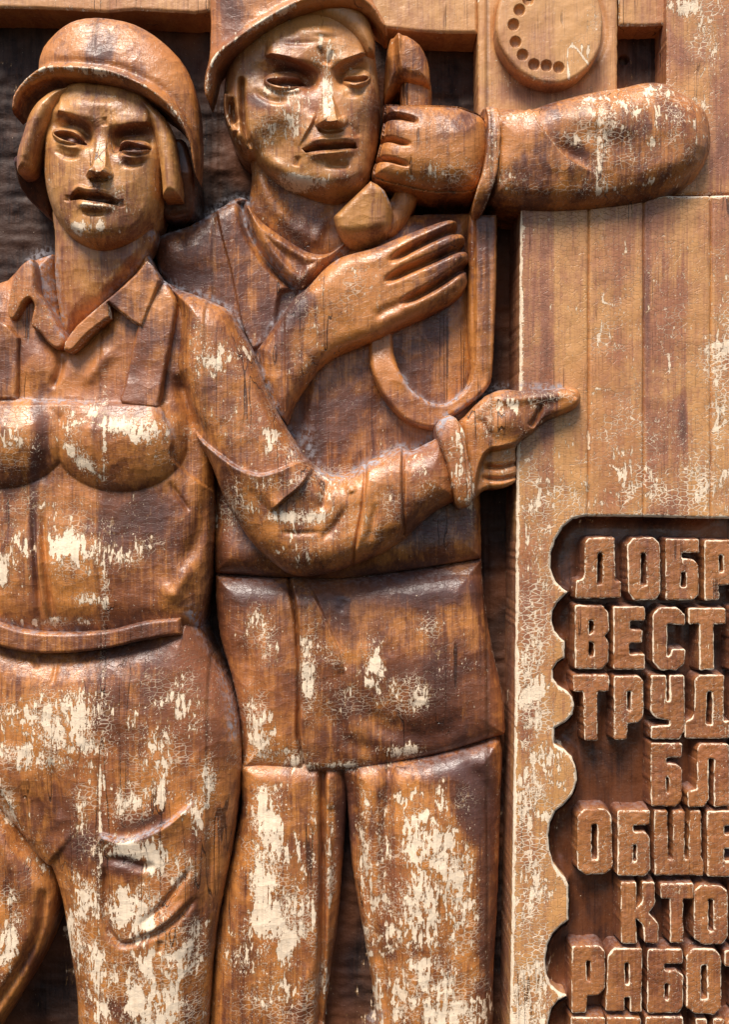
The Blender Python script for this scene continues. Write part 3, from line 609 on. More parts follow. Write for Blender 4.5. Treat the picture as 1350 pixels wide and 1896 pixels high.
# head
def man_head(X, Y, d):
    h = 66+34*prof(d, 27, 2.1)+22*prof(d, 95)
    h += blob(X, Y, 590, 200, 90, 150, 12)
    # cheek bones, chin, forehead
    h += blob(X, Y, 520, 205, 46, 40, 9)+blob(X, Y, 668, 190, 26, 34, 6)+blob(X, Y, 625, 330, 46, 26, 14)+blob(X, Y, 560, 80, 90, 30, 7)
    h += blob(X, Y, 610, 265, 60, 34, 10)
    h += blob(X, Y, 500, 280, 40, 40, -4)
    # brows: sharp shelf, socket below
    BL = [(488, 104), (520, 108), (548, 116), (575, 128), (596, 138)]
    BR = [(614, 132), (630, 120), (650, 111), (680, 102)]
    h += fold(X, Y, BL, 26, 13, -1, 2.2, .15, .5)+fold(X, Y, BR, 22, 12, -1, 2.2, .5, .15)
    h += blob(X, Y, 537, 142, 46, 20, -27, 8)+blob(X, Y, 571, 146, 14, 18, -14)+blob(X, Y, 655, 138, 28, 19, -25, -8)+blob(X, Y, 630, 142, 10, 16, -11)
    h += ridge(X, Y, [(503, 128), (530, 124), (556, 130), (575, 142)], 6, -6)
    # lids
    h += cap(X, Y, 524, 150, 36, 21, 19)+cap(X, Y, 660, 145, 27, 20, 17)
    h -= 22*cut(X, Y, C([(495, 152), (512, 149), (530, 147), (548, 148), (566, 152), (556, 160), (538, 166), (518, 165), (503, 160)]), 3)
    h -= 19*cut(X, Y, C([(635, 146), (650, 143), (666, 143), (682, 148), (674, 156), (658, 158), (643, 154)]), 3)
    h += cap(X, Y, 530, 156, 13, 9, 5)+cap(X, Y, 660, 150, 11, 8, 4)
    h += ridge(X, Y, [(498, 163), (520, 171), (545, 171), (568, 162)], 4, 5)+ridge(X, Y, [(638, 158), (658, 164), (680, 157)], 4, 4)
    h += ridge(X, Y, [(470, 162), (485, 178), (512, 188), (540, 184)], 6, -4.5)+ridge(X, Y, [(634, 172), (656, 176), (680, 168)], 5, -3)
    # frown
    h += ridge(X, Y, [(589, 84), (597, 100), (602, 122)], 5, -7, .45, .3)+ridge(X, Y, [(617, 92), (613, 106), (608, 124)], 4, -4, .45, .3)+ridge(X, Y, [(515, 78), (550, 80), (600, 76)], 5, -2.5, .45, .45)+ridge(X, Y, [(575, 64), (605, 69), (640, 66)], 5, -2.5, .45, .45)
    h += ridge(X, Y, [(540, 60), (580, 58), (620, 64)], 10, 4)
    # nose wedge
    t = (Y-136)/96.
    cx_ = 600+t*14; wdt = 6+5*np.clip(t, 0, 1)
    nose = 114+np.clip(t, 0, 1)*50
    fl = np.abs(X-cx_)
    slope = np.where(X > cx_, 2.0, 1.35)
    nh = nose-slope*np.clip(fl-wdt, 0, None)*1.05
    nh = np.where(t > 1, nh-(t-1)*96*5.5, nh); nh = nh-60*sm(-t, 0., .22)
    h = smax(h, nh, 4)
    h += cap(X, Y, 594, 225, 12, 11, 7)+cap(X, Y, 636, 222, 9, 10, 6)
    h -= 8*cut(X, Y, C([(590, 236), (606, 240), (632, 238), (634, 242), (612, 248), (592, 243)]), 3)
    # nasolabial fold, mouth
    h += fold(X, Y, [(586, 204), (578, 228), (566, 250), (552, 276)], 18, 7, 1, 2.5, .25, .4)
    h += ridge(X, Y, [(644, 226), (656, 242), (664, 256)], 6, -3)
    h += blob(X, Y, 530, 262, 34, 44, -8, 20)+blob(X, Y, 676, 258, 20, 40, -6)+blob(X, Y, 505, 318, 40, 24, 6, 35)
    h -= 26*cut(X, Y, L([(560, 277), (582, 270), (608, 268), (632, 267), (658, 266), (661, 276), (632, 278), (600, 280), (566, 284)]), 3)
    h += ridge(X, Y, [(556, 272), (590, 262), (612, 262), (640, 259), (664, 260)], 5, 5)
    h += ridge(X, Y, [(567, 290), (600, 289), (632, 286), (658, 282)], 5.5, 9)
    h += ridge(X, Y, [(600, 303), (625, 306), (650, 306)], 6, -8)
    h += ridge(X, Y, [(552, 288), (548, 310)], 5, -5)
    h += ridge(X, Y, [(612, 246), (612, 258)], 3, -3)
    # ear
    e = sm(X, 452, 440)
    h = h*(1-0*e)+ridge(X, Y, [(417, 172), (416, 205), (423, 232), (436, 252)], 6, 15, .1, .1)+ridge(X, Y, [(428, 180), (430, 210), (436, 232)], 6, -22)+blob(X, Y, 440, 258, 12, 16, 12)
    h += ridge(X, Y, [(447, 140), (449, 200), (454, 245), (466, 278)], 5, -18, .1, .2)
    return h
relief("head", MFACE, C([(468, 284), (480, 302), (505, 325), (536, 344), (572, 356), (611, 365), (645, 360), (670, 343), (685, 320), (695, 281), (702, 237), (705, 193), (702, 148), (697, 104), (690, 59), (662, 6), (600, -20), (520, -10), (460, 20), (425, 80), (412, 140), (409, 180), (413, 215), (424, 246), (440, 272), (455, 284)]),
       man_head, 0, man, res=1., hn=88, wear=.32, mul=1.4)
relief("hair", MFACE, np.concatenate([C([(556, 30), (580, 30), (610, 37), (640, 55), (662, 78), (681, 101)], 3, False), C([(693, 95), (694, 66), (680, 25), (650, -10), (590, -12), (556, 10)], 3, False)]),
       lambda X, Y, d: 112+20*prof(d, 26), 60, man, res=1.3, hn=112, stain_shade=.05)
def f(X, Y, d):
    dt, _, _ = line(X, Y, [(384, -60), (386, 40), (384, 90), (376, 130), (376, 175), (384, 208)], 2)
    h = 116+24*prof(dt, 110)-12*sm(X, 640, 720)-5*(1-prof(d, 4))
    h += ridge(X, Y, [(380, 190), (384, 140), (402, 106), (440, 74), (490, 40), (545, 9), (600, -6), (650, -6), (690, 14), (712, 48)], 9, 16, 0, 0)
    return h
relief("helmet", MW, np.concatenate([C([(386, -60), (388, 40), (386, 90), (378, 130), (377, 165), (384, 186)], 3, False),
       C([(392, 160), (402, 122), (428, 92), (468, 60), (505, 36), (541, 18), (576, 8), (617, 3), (646, 5), (670, 14), (691, 29), (712, 58)], 4, False),
       C([(718, 60), (712, 38), (700, 14), (690, -10), (684, -60)], 3, False)]), f, 84, man, res=1.5, hn=128)

# telephone receiver
rec = thing("telephone_receiver", "carved wooden telephone receiver gripped between the man's fingers", "telephone receiver", 720, 450, 0)
relief("handle", MW, C([(775, 120), (797, 142), (800, 200), (790, 300), (776, 360), (760, 396), (742, 424), (722, 440), (700, 440), (710, 390), (735, 340), (745, 250), (742, 160), (755, 130)]),
       lambda X, Y, d: 66+18*prof(d, 24), 0, rec, hn=74, res=1.5)
relief("earpiece", MW, L([(723, 64), (735, 60), (754, 61), (766, 68), (779, 79), (787, 92), (793, 106), (797, 124), (798, 142), (797, 158), (775, 152), (752, 146), (738, 150), (728, 166), (713, 184), (710, 170), (711, 150), (714, 110), (718, 84)]),
       lambda X, Y, d: 84+22*prof(d, 22)-16*sm(-(X-.12*(Y-60)), -738, -726)+ridge(X, Y, [(739, 62), (737, 100), (738, 140)], 4, 5, 0, 0)-.10*np.clip(Y-110, 0, None), 0, rec, hn=90, res=1.2)
def f(X, Y, d):
    a = 118-.10*(Y-390)+.02*(X-670)
    b = 118-.95*(Y-418)-.10*(X-690)
    c = 118-.9*(X-712)
    e = 118+.55*(X-640)+.3*(Y-400)
    sn = lambda p, q: -smax(-p, -q, 9.)
    h = sn(sn(a, b), sn(c, e+10))
    return np.clip(h, 74, 200)-14*(1-prof(d, 16))
relief("mouthpiece", MFACE, L([(686, 333), (700, 340), (713, 350), (726, 374), (729, 392), (726, 412), (716, 434), (700, 447), (662, 458), (648, 454), (636, 444), (624, 421), (617, 398), (650, 366)]), f, 0, rec, hn=98, res=1.2)

relief("cord", MW, np.concatenate([C([(682, 610), (683, 640), (685, 675), (698, 712), (718, 748), (748, 777), (778, 791), (806, 795)], 3, False), C([(832, 775), (870, 750), (906, 716), (914, 680), (920, 560), (922, 470), (922, 395)], 3, False),
       C([(868, 395), (868, 519), (868, 607), (874, 676), (865, 713), (843, 736), (819, 746), (793, 741), (763, 720), (742, 687), (730, 652), (727, 610)], 3, False)]),
       lambda X, Y, d: 84+14*prof(d, 9)+3*noise(X, Y, 30, 61)-10*sm(-X, -884, -876)*sm(-Y, -690, -640), 0, rec, res=1.5, hn=90, label="thick cord hanging in a U loop")

# man's far arm on the receiver
def f(X, Y, d):
    h = 78+64*prof(d, 62, 2.2)
    h += fold(X, Y, [(980, 196), (1000, 232), (1018, 256), (1048, 290), (1080, 309), (1108, 320)], 36, 10, 1, 2.5, .05, .3)
    h += blob(X, Y, 1130, 220, 90, 34, 10, 8)+blob(X, Y, 1060, 285, 40, 14, -7, 30)
    h += ridge(X, Y, [(1115, 165), (1108, 250), (1106, 320)], 5, -2)
    h += blob(X, Y, 1285, 230, 50, 60, 4)
    h -= 5*sm(Y, 296, 345)
    return h
relief("sleeve", MW, np.concatenate([C([(894, 196), (950, 193), (988, 193), (1024, 182), (1068, 170), (1110, 161), (1157, 154), (1185, 147), (1212, 144), (1240, 149), (1264, 164), (1291, 180), (1313, 202), (1323, 231), (1324, 267), (1314, 297), (1297, 323), (1270, 346), (1246, 359), (1202, 374), (1143, 384), (1068, 391), (980, 391), (900, 380)], 3, False), L([(892, 340), (898, 260)])]),
       f, 0, man, hn=104, mul=1.15)
relief("cuff", MW, C([(902, 193), (918, 191), (927, 215), (927, 260), (922, 310), (912, 350), (898, 385), (884, 402), (877, 388), (884, 350), (896, 310), (904, 260), (905, 220)]),
       lambda X, Y, d: 90+50*prof(np.minimum(Y-188, 400-Y).clip(0), 70)+2*prof(d, 4), 0, man, hn=112, res=1.5, rim=.5)
def f(X, Y, d):
    h = 84+14*prof(d, 13, 2.2)+32*prof(d-4*(d > 4), 56, 2.)
    for pts in ([(703, 221), (735, 218), (762, 221), (776, 226)], [(700, 259), (725, 260), (745, 264), (764, 266)], [(688, 296), (715, 296), (740, 301), (762, 307)]):
        h += ridge(X, Y, pts, 3.8, -24, 0, .5)
    for pts in ([(700, 203), (735, 202), (775, 205)], [(700, 241), (735, 243), (775, 248)], [(695, 279), (735, 282), (775, 288)], [(690, 316), (730, 325), (770, 332)]):
        h += ridge(X, Y, pts, 14, 3, 0, .5)
    h += blob(X, Y, 780, 250, 26, 60, 5)+blob(X, Y, 840, 260, 60, 60, 8)
    return h
relief("hand", MW, C([(713, 191), (760, 188), (838, 190), (872, 199), (898, 213), (908, 240), (908, 280), (900, 320), (884, 352), (840, 357), (790, 355), (750, 346), (720, 339), (692, 330), (689, 316), (693, 300), (697, 288), (702, 268), (705, 250), (708, 228), (710, 205)], 4), f, 0, man, hn=96, res=1.2)
# forearm and lower hand
def f(X, Y, d):
    h = 84+32*prof(d, 34, 2.2)
    h += blob(X, Y, 620, 540, 70, 60, 8)
    for pts in ([(716, 487), (760, 463), (800, 443), (850, 422)], [(708, 524), (750, 504), (800, 482), (862, 455)], [(735, 565), (780, 545), (820, 522), (870, 488)]):
        h += ridge(X, Y, pts, 7, -26, .28, 0)
    h += fold(X, Y, [(716, 487), (760, 463), (800, 443), (850, 422)], 13, 6, 1)+fold(X, Y, [(708, 524), (750, 504), (800, 482), (862, 455)], 13, 6, 1)+fold(X, Y, [(735, 565), (780, 545), (820, 522), (870, 488)], 13, 5, 1)
    h += ridge(X, Y, [(690, 590), (720, 572), (748, 562)], 9, -5)
    h += fold(X, Y, [(528, 565), (527, 650), (528, 760)], 30, 5, -1, 1.5, 0, 0)
    return h
relief("hand", MW, np.concatenate([C([(475, 645), (507, 597), (526, 573), (543, 549), (567, 530), (596, 498), (618, 480), (640, 469), (689, 456), (718, 444), (754, 430), (793, 415), (824, 406), (842, 408), (850, 418), (846, 428)], 3, False),
       C([(856, 433), (863, 443), (858, 458), (867, 468), (870, 482), (864, 496), (866, 510), (866, 524), (850, 548), (807, 575), (748, 601), (704, 625), (659, 640), (622, 656), (590, 680), (567, 711), (546, 744), (530, 785)], 3, False), L([(505, 760), (480, 700)])]),
       f, 0, man, hn=90, res=1.3, label="open hand and forearm laid across the chest")

# ------------------------------------------------------------------ the woman
wom = thing("carved_woman", "carved wooden woman in helmet and bib overalls pointing to the right", "carved figure", 200, 1896, 0)
def f(X, Y, d):
    h = 74+52*prof(d, 90)
    h += blob(X, Y, 130, 1330, 180, 130, 14)
    # legs
    h += blob(X, Y, 250, 1640, 110, 260, 14)
    h += fold(X, Y, [(-10, 1440), (18, 1490), (38, 1530), (60, 1585), (90, 1612)], 40, 14, -1, 3, 0, .1)
    h += ridge(X, Y, [(90, 1400), (105, 1470), (112, 1520)], 8, -6)+ridge(X, Y, [(40, 1440), (80, 1520), (120, 1560)], 30, -6)
    h += ridge(X, Y, [(60, 1210), (70, 1240)], 5, -4)+ridge(X, Y, [(105, 1225), (95, 1270)], 4, -3)
    # pocket
    h += fold(X, Y, [(186, 1543), (205, 1551), (231, 1557), (267, 1545), (311, 1524), (357, 1484)], 34, 15, 1, 3, .04, .1)
    h += ridge(X, Y, [(200, 1540), (235, 1545), (270, 1532), (320, 1500)], 14, -7)
    h += ridge(X, Y, [(190, 1590), (230, 1595), (265, 1606), (290, 1600)], 8, -9)
    h += ridge(X, Y, [(193, 1600), (194, 1660), (196, 1712), (222, 1748), (267, 1738), (320, 1708), (368, 1656)], 6, -9, .1, .1)
    h += ridge(X, Y, [(252, 1718), (296, 1682), (330, 1640), (360, 1600)], 6, -7)+ridge(X, Y, [(262, 1732), (310, 1700), (350, 1660)], 7, 5)
    h += ridge(X, Y, [(298, 1740), (294, 1770)], 5, -4)
    h += ridge(X, Y, [(400, 1420), (395, 1550), (372, 1700), (350, 1890)], 14, -7)
    return h
relief("trousers", MW, np.concatenate([L([(-60, 1150)]), C([(0, 1185), (90, 1202), (180, 1195), (270, 1172), (335, 1140), (352, 1130)], 3, False), C([(368, 1160), (392, 1220), (420, 1275), (437, 1330), (443, 1400), (438, 1490), (424, 1590), (404, 1690), (390, 1790), (378, 1970)], 3, False),
       L([(142, 1970)]), C([(139, 1900), (136, 1840), (127, 1781), (118, 1722), (109, 1670), (96, 1626), (84, 1604)], 3, False), C([(70, 1592), (40, 1560), (10, 1520), (-60, 1440)], 3, False)]), f, 0, wom, hn=92)
def f(X, Y, d):
    h = 62+44*prof(d, 50)
    h += ridge(X, Y, [(80, 1640), (72, 1720), (40, 1790), (0, 1850), (-30, 1890)], 9, -12, .1, 0)+ridge(X, Y, [(0, 1520), (20, 1600), (50, 1680)], 14, 6)
    return h
relief("trouser_leg", MW, C([(-60, 1430), (0, 1490), (40, 1550), (84, 1600), (102, 1640), (102, 1680), (88, 1735), (54, 1810), (18, 1870), (-20, 1930), (-60, 1960)]), f, 0, wom, hn=75)
# torso with bib
BIB = [(-30, 732), (30, 738), (119, 742), (193, 746), (240, 742), (290, 752)]
def f(X, Y, d):
    h = 84+36*prof(d, 75)
    # overall bib lies on the shirt
    d1, s1, _ = line(X, Y, [(-60, 730), (30, 738), (119, 742), (193, 746), (290, 750), (306, 780), (320, 815), (318, 850), (380, 900)])
    h += 7*sm(d1*s1, -1.5, 2)
    # bust
    def bust(cx, cy, rx, ry, A):
        u = (X-cx)/rx; v = (Y-cy)/ry; v = np.where(v > 0, v, v/1.05)
        r2 = u*u+v*v
        return A*np.clip(1-r2, 0, 1)**.7
    bb = np.maximum(bust(222, 818, 124, 92, 26), bust(-6, 816, 128, 88, 24))
    h += bb*sm(Y, 734, 800)+7*sm(Y, 742, 752)*(1-sm(Y, 800, 890))*sm(310-X, -10, 30)
    h += ridge(X, Y, [(80, 760), (84, 850), (76, 900)], 14, -6)
    h += blob(X, Y, 180, 760, 200, 24, 6)
    # waist folds
    h += ridge(X, Y, [(60, 920), (62, 1000), (68, 1080), (76, 1160)], 5, -8)+ridge(X, Y, [(77, 935), (80, 1010), (90, 1100), (102, 1160)], 5, -9)+ridge(X, Y, [(69, 980), (74, 1070), (88, 1150)], 4, 4)
    h += ridge(X, Y, [(290, 1070), (320, 1100), (335, 1080), (370, 1020)], 14, 8)+ridge(X, Y, [(310, 890), (335, 925), (352, 950)], 5, -5)
    h += blob(X, Y, 120, 1040, 130, 60, 10)-14*sm(Y, 1110, 1180)
    h += ridge(X, Y, [(390, 860), (372, 980), (330, 1060)], 16, -8)
    # shirt placket and folds
    h += ridge(X, Y, [(112, 650), (108, 690), (92, 722)], 7, -8)+blob(X, Y, 72, 670, 30, 42, 8)+ridge(X, Y, [(150, 720), (180, 680), (215, 640)], 12, 5)
    h += ridge(X, Y, [(140, 650), (180, 618), (205, 600)], 8, -6)
    h += ridge(X, Y, [(325, 690), (345, 750), (370, 800)], 12, -12)+blob(X, Y, 345, 850, 22, 60, -10)
    return h
relief("torso", MW, np.concatenate([L([(-60, 540), (10, 515)]), C([(30, 495), (60, 478), (97, 468)], 3, False), L([(98, 520), (104, 570), (119, 630), (145, 600), (200, 550), (245, 505), (268, 470)]), C([(272, 468), (296, 512), (330, 535), (370, 600), (385, 760), (392, 880), (390, 1000), (380, 1100), (370, 1160)], 3, False), L([(340, 1200), (-60, 1200)])]), f, 0, wom, hn=105, label="shirt and bib of the overalls")
relief("strap", MW, C([(300, 522), (312, 528), (326, 560), (322, 600), (314, 645), (303, 700), (294, 745), (286, 756), (224, 748), (228, 715), (238, 665), (248, 622), (262, 570), (280, 535)], 3),
       lambda X, Y, d: 122+9*prof(d, 7)+blob(X, Y, 290, 650, 30, 90, 5)-12*np.exp(-np.clip(Y-515, 0, None)/24.)+10*sm(Y, 680, 750), 70, wom, hn=126, res=1.5, stain_shade=.1)
relief("strap", MW, L([(-60, 560), (14, 600), (34, 625), (32, 700), (30, 742), (-60, 738)]),
       lambda X, Y, d: 122+9*prof(d, 7)+4*noise(X, Y, 40, 71), 70, wom, hn=126, stain_shade=.05, res=1.5)
def f(X, Y, d): return 128+8*prof(d, 10)+1.5*np.exp(-(d/3.)**2)
relief("belt", MW, np.concatenate([C([(-60, 1135), (0, 1155), (44, 1168), (104, 1173), (163, 1171), (207, 1166), (267, 1151), (333, 1144)], 3, False), C([(336, 1176), (267, 1186), (207, 1200), (148, 1208), (89, 1211), (44, 1208), (0, 1198), (-60, 1175)], 3, False)]),
       lambda X, Y, d: 126+9*prof(d, 7)-10*sm(X, 260, 340), 60, wom, hn=130, res=1.5, rim=.4, rimw=3)
relief("neck", MFACE, C([(96, 380), (97, 440), (97, 510), (104, 570), (119, 626), (150, 596), (200, 550), (245, 505), (272, 466), (285, 420), (240, 380), (150, 370)]),
       lambda X, Y, d: 92+24*prof(d, 40)-.10*np.clip(Y-480, 0, None)+ridge(X, Y, [(258, 450), (225, 500), (170, 560)], 10, 3), 60, wom, hn=100, stain_shade=.12, wear=.15)
relief("collar", MW, C([(30, 498), (44, 484), (59, 479), (64, 505), (66, 533), (78, 556), (92, 577), (106, 602), (117, 622), (116, 640), (104, 646), (86, 634), (72, 616), (57, 604), (58, 585), (62, 566), (54, 553), (44, 560), (36, 576), (27, 590), (16, 590), (11, 572), (15, 542), (22, 515)], 3),
       lambda X, Y, d: 124+9*prof(d, 6)+8*blob(X, Y, 50, 540, 30, 60, 1), 70, wom, hn=130, res=1.2, wear=.35)
relief("collar", MW, L([(271, 481), (250, 506), (222, 532), (200, 551), (178, 569), (160, 584), (142, 600), (128, 617), (118, 634), (116, 648), (128, 653), (139, 646), (152, 630), (166, 616), (184, 602), (204, 588), (203, 577), (201, 562), (220, 578), (243, 596), (264, 608), (269, 592), (277, 570), (288, 542), (297, 518), (291, 508), (284, 494)]),
       lambda X, Y, d: 128+11*prof(d, 6)-.03*(X-200), 70, wom, hn=132, res=1.2, rim=.75, rimw=4)
# arm
def f(X, Y, d):
    h = 92+58*prof(d, 58, 2.1)
    # shoulder to elbow, sleeves folds
    h += fold(X, Y, [(352, 786), (371, 812), (400, 837), (440, 866), (478, 879), (513, 872), (545, 858), (580, 846)], 46, 14, 1, 3, .05, .1)
    h += ridge(X, Y, [(322, 668), (340, 720), (362, 780), (390, 815)], 9, -12)+ridge(X, Y, [(326, 580), (322, 640), (312, 700)], 5, -7)
    h += fold(X, Y, [(500, 950), (528, 924), (557, 900), (580, 866)], 34, 12, -1, 2.5, .2, .05)
    h += ridge(X, Y, [(677, 850), (676, 900), (669, 955), (655, 1030), (652, 1052)], 3, -8, 0, 0)+fold(X, Y, [(677, 850), (676, 900), (669, 955), (655, 1030)], 26, 7, -1, 2, 0, .1)
    h += ridge(X, Y, [(746, 826), (746, 900), (748, 990)], 3, -8, 0, 0)+fold(X, Y, [(746, 826), (746, 900), (748, 990)], 26, 7, 1, 2, 0, .1)
    h += ridge(X, Y, [(700, 925), (690, 970), (680, 1010)], 7, -5)+ridge(X, Y, [(590, 1000), (620, 975), (645, 935)], 8, -5)+ridge(X, Y, [(515, 985), (555, 988), (600, 984)], 5, -3)
    h += ridge(X, Y, [(612, 890), (600, 920), (596, 950)], 8, -7)+ridge(X, Y, [(640, 885), (655, 915)], 8, 5)
    h += ridge(X, Y, [(452, 660), (480, 740), (520, 820)], 10, 5)
    h -= 20*sm(-X, -360, -318)
    return h
relief("sleeve", MW, np.concatenate([C([(300, 524), (330, 532), (360, 542), (404, 560), (428, 576), (448, 612), (467, 648), (484, 690), (501, 735), (525, 782), (553, 828), (577, 856), (602, 873), (628, 879), (652, 870), (680, 852), (710, 838), (742, 825), (760, 832), (790, 820), (815, 806)], 3, False), L([(840, 830), (856, 880), (848, 926)]),
       C([(820, 940), (790, 962), (750, 1000), (706, 1028), (655, 1048), (617, 1061), (572, 1069), (540, 1067), (516, 1054), (469, 1013), (433, 961), (409, 918), (389, 866), (364, 812), (348, 770), (326, 715), (310, 690), (318, 640), (326, 590), (315, 550)], 3, False)]),
       f, 0, wom, hn=112, res=1.6)
relief("cuff", MW, C([(808, 787), (828, 768), (846, 774), (860, 800), (867, 840), (874, 880), (874, 930), (862, 941), (848, 938), (840, 908), (828, 858), (814, 818)], 3),
       lambda X, Y, d: 118+26*prof(np.minimum(Y-762, 946-Y).clip(0), 60)+6*prof(d, 6)+fold(X, Y, [(848, 776), (862, 850), (866, 935)], 8, -5, -1, 1.5, 0, 0), 0, wom, hn=126, res=1.3, rim=.7)
def f(X, Y, d):
    h = 92+16*prof(d, 11, 2.2)
    # index finger, thumb root and wrist above; folded fingers below
    top = cut(X, Y, C([(840, 960), (840, 760), (905, 705), (935, 695), (1000, 690), (1080, 700), (1105, 735), (1075, 760), (1042, 772), (1012, 786), (985, 806), (958, 824), (930, 832), (906, 838), (892, 862), (884, 900), (880, 960)]), 8)
    h += 19*top*prof(d+6, 26)
    h += ridge(X, Y, [(982, 792), (994, 772), (1001, 756), (1000, 746)], 5, -10, .1, .4)+ridge(X, Y, [(905, 742), (945, 741), (1010, 735), (1055, 733)], 9, 5)
    h += blob(X, Y, 935, 782, 36, 24, 10, -25)+ridge(X, Y, [(880, 770), (900, 790), (912, 815)], 6, -4)
    h += ridge(X, Y, [(893, 862), (925, 866), (958, 858)], 4, -12, .3, .0)+ridge(X, Y, [(890, 884), (925, 888), (955, 882)], 4, -9, .3, .0)
    h += ridge(X, Y, [(1046, 722), (1060, 728), (1066, 742)], 3, -3)
    return h
relief("hand", MW, C([(852, 786), (864, 768), (884, 746), (906, 729), (935, 719), (970, 721), (1010, 718), (1052, 715), (1072, 720), (1079, 735), (1070, 754), (1042, 768), (1012, 781), (990, 802), (968, 818), (958, 832), (958, 870), (955, 893), (930, 905), (900, 908), (880, 925), (866, 925), (862, 860)], 3),
       f, 0, wom, hn=108, res=1.2, label="hand pointing right with a bent finger")
# head
def w_head(X, Y, d):
    h = 88+34*prof(d, 28, 2.1)+26*prof(d, 105)
    h += blob(X, Y, 182, 300, 80, 130, 8)+blob(X, Y, 185, 425, 44, 30, 12)+blob(X, Y, 118, 310, 34, 40, 5)+blob(X, Y, 250, 315, 34, 40, 5)+blob(X, Y, 180, 362, 55, 34, 8)
    BL = [(106, 212), (125, 214), (146, 220), (164, 234), (172, 244)]
    BR = [(206, 248), (222, 240), (244, 234), (282, 232)]
    h += fold(X, Y, BL, 30, 12, -1, 2.4, .1, .5)+fold(X, Y, BR, 30, 12, -1, 2.4, .5, .1)
    h += blob(X, Y, 132, 238, 36, 19, -25, 14)+blob(X, Y, 161, 254, 11, 19, -14)+blob(X, Y, 248, 256, 38, 20, -25, -4)+blob(X, Y, 215, 262, 10, 18, -13)
    h += ridge(X, Y, [(110, 224), (135, 226), (155, 240), (163, 254)], 6, -7)+ridge(X, Y, [(212, 260), (225, 248), (250, 243), (278, 244)], 6, -7)
    h += cap(X, Y, 126, 252, 29, 18, 19, 12)+cap(X, Y, 250, 273, 30, 17, 19, 3)
    h -= 22*cut(X, Y, C([(103, 252), (114, 247), (126, 246), (140, 251), (151, 258), (159, 267), (144, 268), (128, 266), (113, 260)]), 3)
    h -= 22*cut(X, Y, C([(219, 278), (228, 270), (240, 266), (252, 269), (264, 273), (280, 277), (272, 281), (250, 284), (232, 283)]), 3)
    h += cap(X, Y, 132, 258, 10, 7, 5)+cap(X, Y, 250, 277, 10, 7, 4)
    h += ridge(X, Y, [(102, 263), (120, 272), (140, 276), (156, 274)], 5, 7)+ridge(X, Y, [(218, 286), (240, 293), (262, 292), (280, 286)], 5, 7)
    h += ridge(X, Y, [(100, 278), (125, 290), (150, 288)], 5, -4)+ridge(X, Y, [(220, 302), (245, 306), (270, 300)], 5, -4)
    h += ridge(X, Y, [(192, 215), (194, 235)], 5, -3)
    t = (Y-236)/88.; cx_ = 190-t*6; wdt = 7+5*np.clip(t, 0, 1)
    nose = 136+np.clip(t, 0, 1)*46
    nh = nose-np.where(X > cx_, 2.3, 1.7)*np.clip(np.abs(X-cx_)-wdt, 0, None)
    nh = np.where(t > 1, nh-(t-1)*88*5.5, nh)-60*sm(-t, 0, .2)
    h = smax(h, nh, 4)
    h += cap(X, Y, 169, 322, 11, 10, 6)+cap(X, Y, 200, 322, 9, 10, 5)
    h -= 7*cut(X, Y, C([(164, 327), (182, 331), (198, 329), (196, 336), (180, 339), (166, 334)]), 3)
    # open mouth
    h -= 28*cut(X, Y, L([(129, 369), (137, 358), (146, 354), (156, 357), (166, 360), (180, 360), (194, 361), (207, 366), (219, 373), (219, 382), (203, 380), (178, 375), (150, 372), (131, 373)]), 3)
    h += 7*cut(X, Y, L([(150, 356), (166, 362), (193, 362), (205, 368), (190, 372), (165, 369), (152, 366)]), 4)
    h += ridge(X, Y, [(132, 362), (146, 349), (166, 354), (194, 355), (215, 365)], 4.5, 4)
    h += ridge(X, Y, [(140, 380), (165, 383), (190, 386), (212, 388)], 5, 9)
    h += ridge(X, Y, [(150, 392), (172, 394), (195, 393)], 5, -9)+ridge(X, Y, [(128, 362), (124, 376)], 5, -4)+ridge(X, Y, [(222, 370), (226, 386)], 5, -4)
    h += ridge(X, Y, [(178, 338), (176, 350)], 3.5, -3)
    h += ridge(X, Y, [(116, 200), (150, 192), (190, 196), (240, 200)], 12, 4)
    return h
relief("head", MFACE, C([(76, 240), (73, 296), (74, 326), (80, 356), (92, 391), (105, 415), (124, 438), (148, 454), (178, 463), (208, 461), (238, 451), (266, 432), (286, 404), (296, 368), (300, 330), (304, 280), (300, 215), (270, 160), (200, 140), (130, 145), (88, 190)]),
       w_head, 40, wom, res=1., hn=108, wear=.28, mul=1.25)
relief("back_hair", MDARK, C([(24, 290), (60, 285), (80, 320), (92, 398), (72, 388), (46, 362), (30, 335)]), lambda X, Y, d: 96+10*prof(d, 10)-.45*np.clip(Y-300, 0, 200), 0, wom, hn=90, res=1.5)
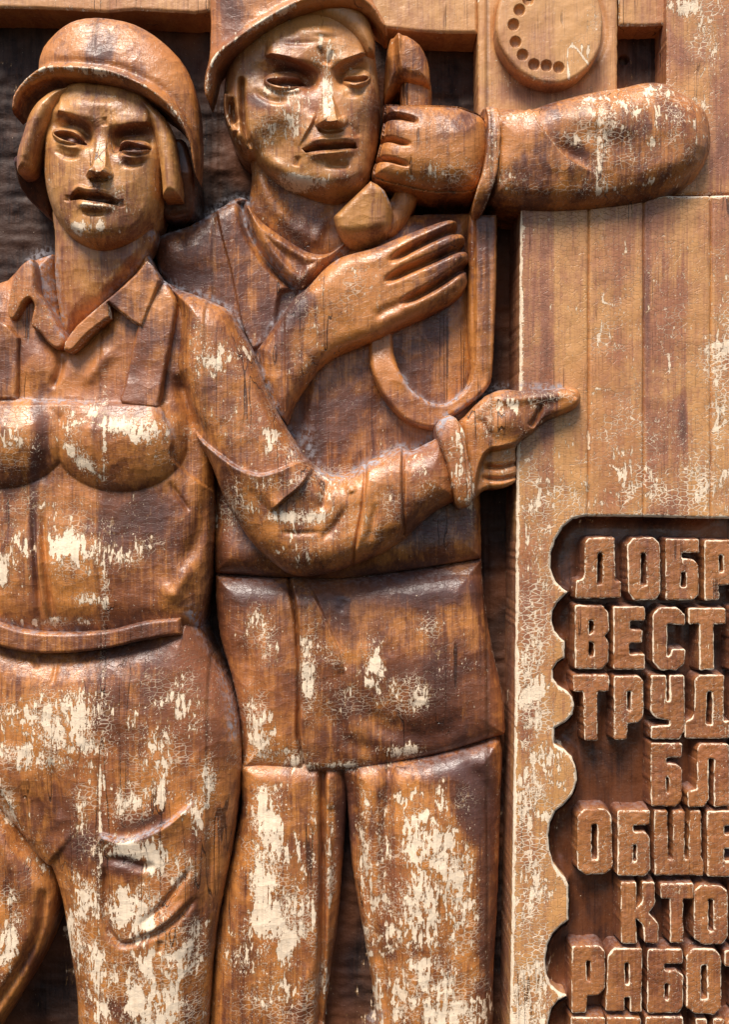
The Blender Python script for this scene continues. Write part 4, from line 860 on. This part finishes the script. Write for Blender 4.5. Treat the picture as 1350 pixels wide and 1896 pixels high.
relief("back_hair", MDARK, C([(296, 280), (335, 255), (354, 300), (358, 350), (357, 392), (340, 401), (310, 404), (292, 380)]), lambda X, Y, d: 96+10*prof(d, 10)-.25*np.clip(Y-320, 0, 200), 0, wom, hn=90, res=1.5)
relief("hair", MFACE, C([(132, 160), (100, 162), (72, 178), (50, 205), (37, 243), (27, 276), (25, 300), (31, 319), (54, 313), (60, 298), (65, 282), (72, 258), (80, 236), (94, 208), (112, 186), (126, 172)]),
       lambda X, Y, d: 118+26*prof(d, 20)+ridge(X, Y, [(90, 180), (60, 240), (48, 300)], 14, 4), 66, wom, hn=126, res=1.3, wear=.2)
relief("hair", MFACE, np.concatenate([C([(250, 170), (273, 188), (302, 212), (320, 250), (326, 296), (330, 335), (330, 359)], 3, False), C([(299, 362), (296, 326), (292, 296), (287, 267), (279, 236), (268, 210), (252, 186)], 3, False)]),
       lambda X, Y, d: 124+22*prof(d, 16), 66, wom, hn=126, res=1.3, wear=.2)
def f(X, Y, d):
    TOP = [(20, 207), (22, 180), (33, 160), (46, 144), (60, 125), (75, 84), (92, 63), (113, 44), (139, 31), (172, 26), (207, 29), (246, 39), (284, 60), (320, 91), (346, 128), (361, 178), (366, 231), (366, 281), (364, 330)]
    dt, _, _ = line(X, Y, TOP, 2)
    h = 118+40*prof(dt, 105, 2)
    LIP = [(22, 205), (26, 180), (48, 148), (83, 131), (118, 128), (163, 130), (207, 137), (252, 154), (290, 176), (320, 204), (340, 235), (356, 275), (362, 325)]
    dl, s, r = line(X, Y, LIP)
    h = h+13*np.exp(-(dl/7.5)**2)
    h -= 3*np.exp(-((dl-16)/7)**2)*(s < 0)
    h -= 5*(1-prof(d, 4))
    return h
relief("helmet", MW, np.concatenate([C([(20, 207), (22, 180), (33, 160), (46, 144), (62, 130)], 3, False), C([(66, 108), (75, 84), (92, 63), (113, 44), (139, 31), (172, 26), (207, 29), (246, 39), (284, 60), (320, 91), (346, 128), (361, 178), (366, 231), (366, 281), (362, 328)], 3, False),
       C([(357, 300), (350, 262), (328, 222), (297, 192), (258, 167), (207, 149), (163, 141), (120, 138), (89, 141), (55, 156), (36, 176), (28, 200)], 3, False)]), f, 84, wom, res=1.4, hn=136)
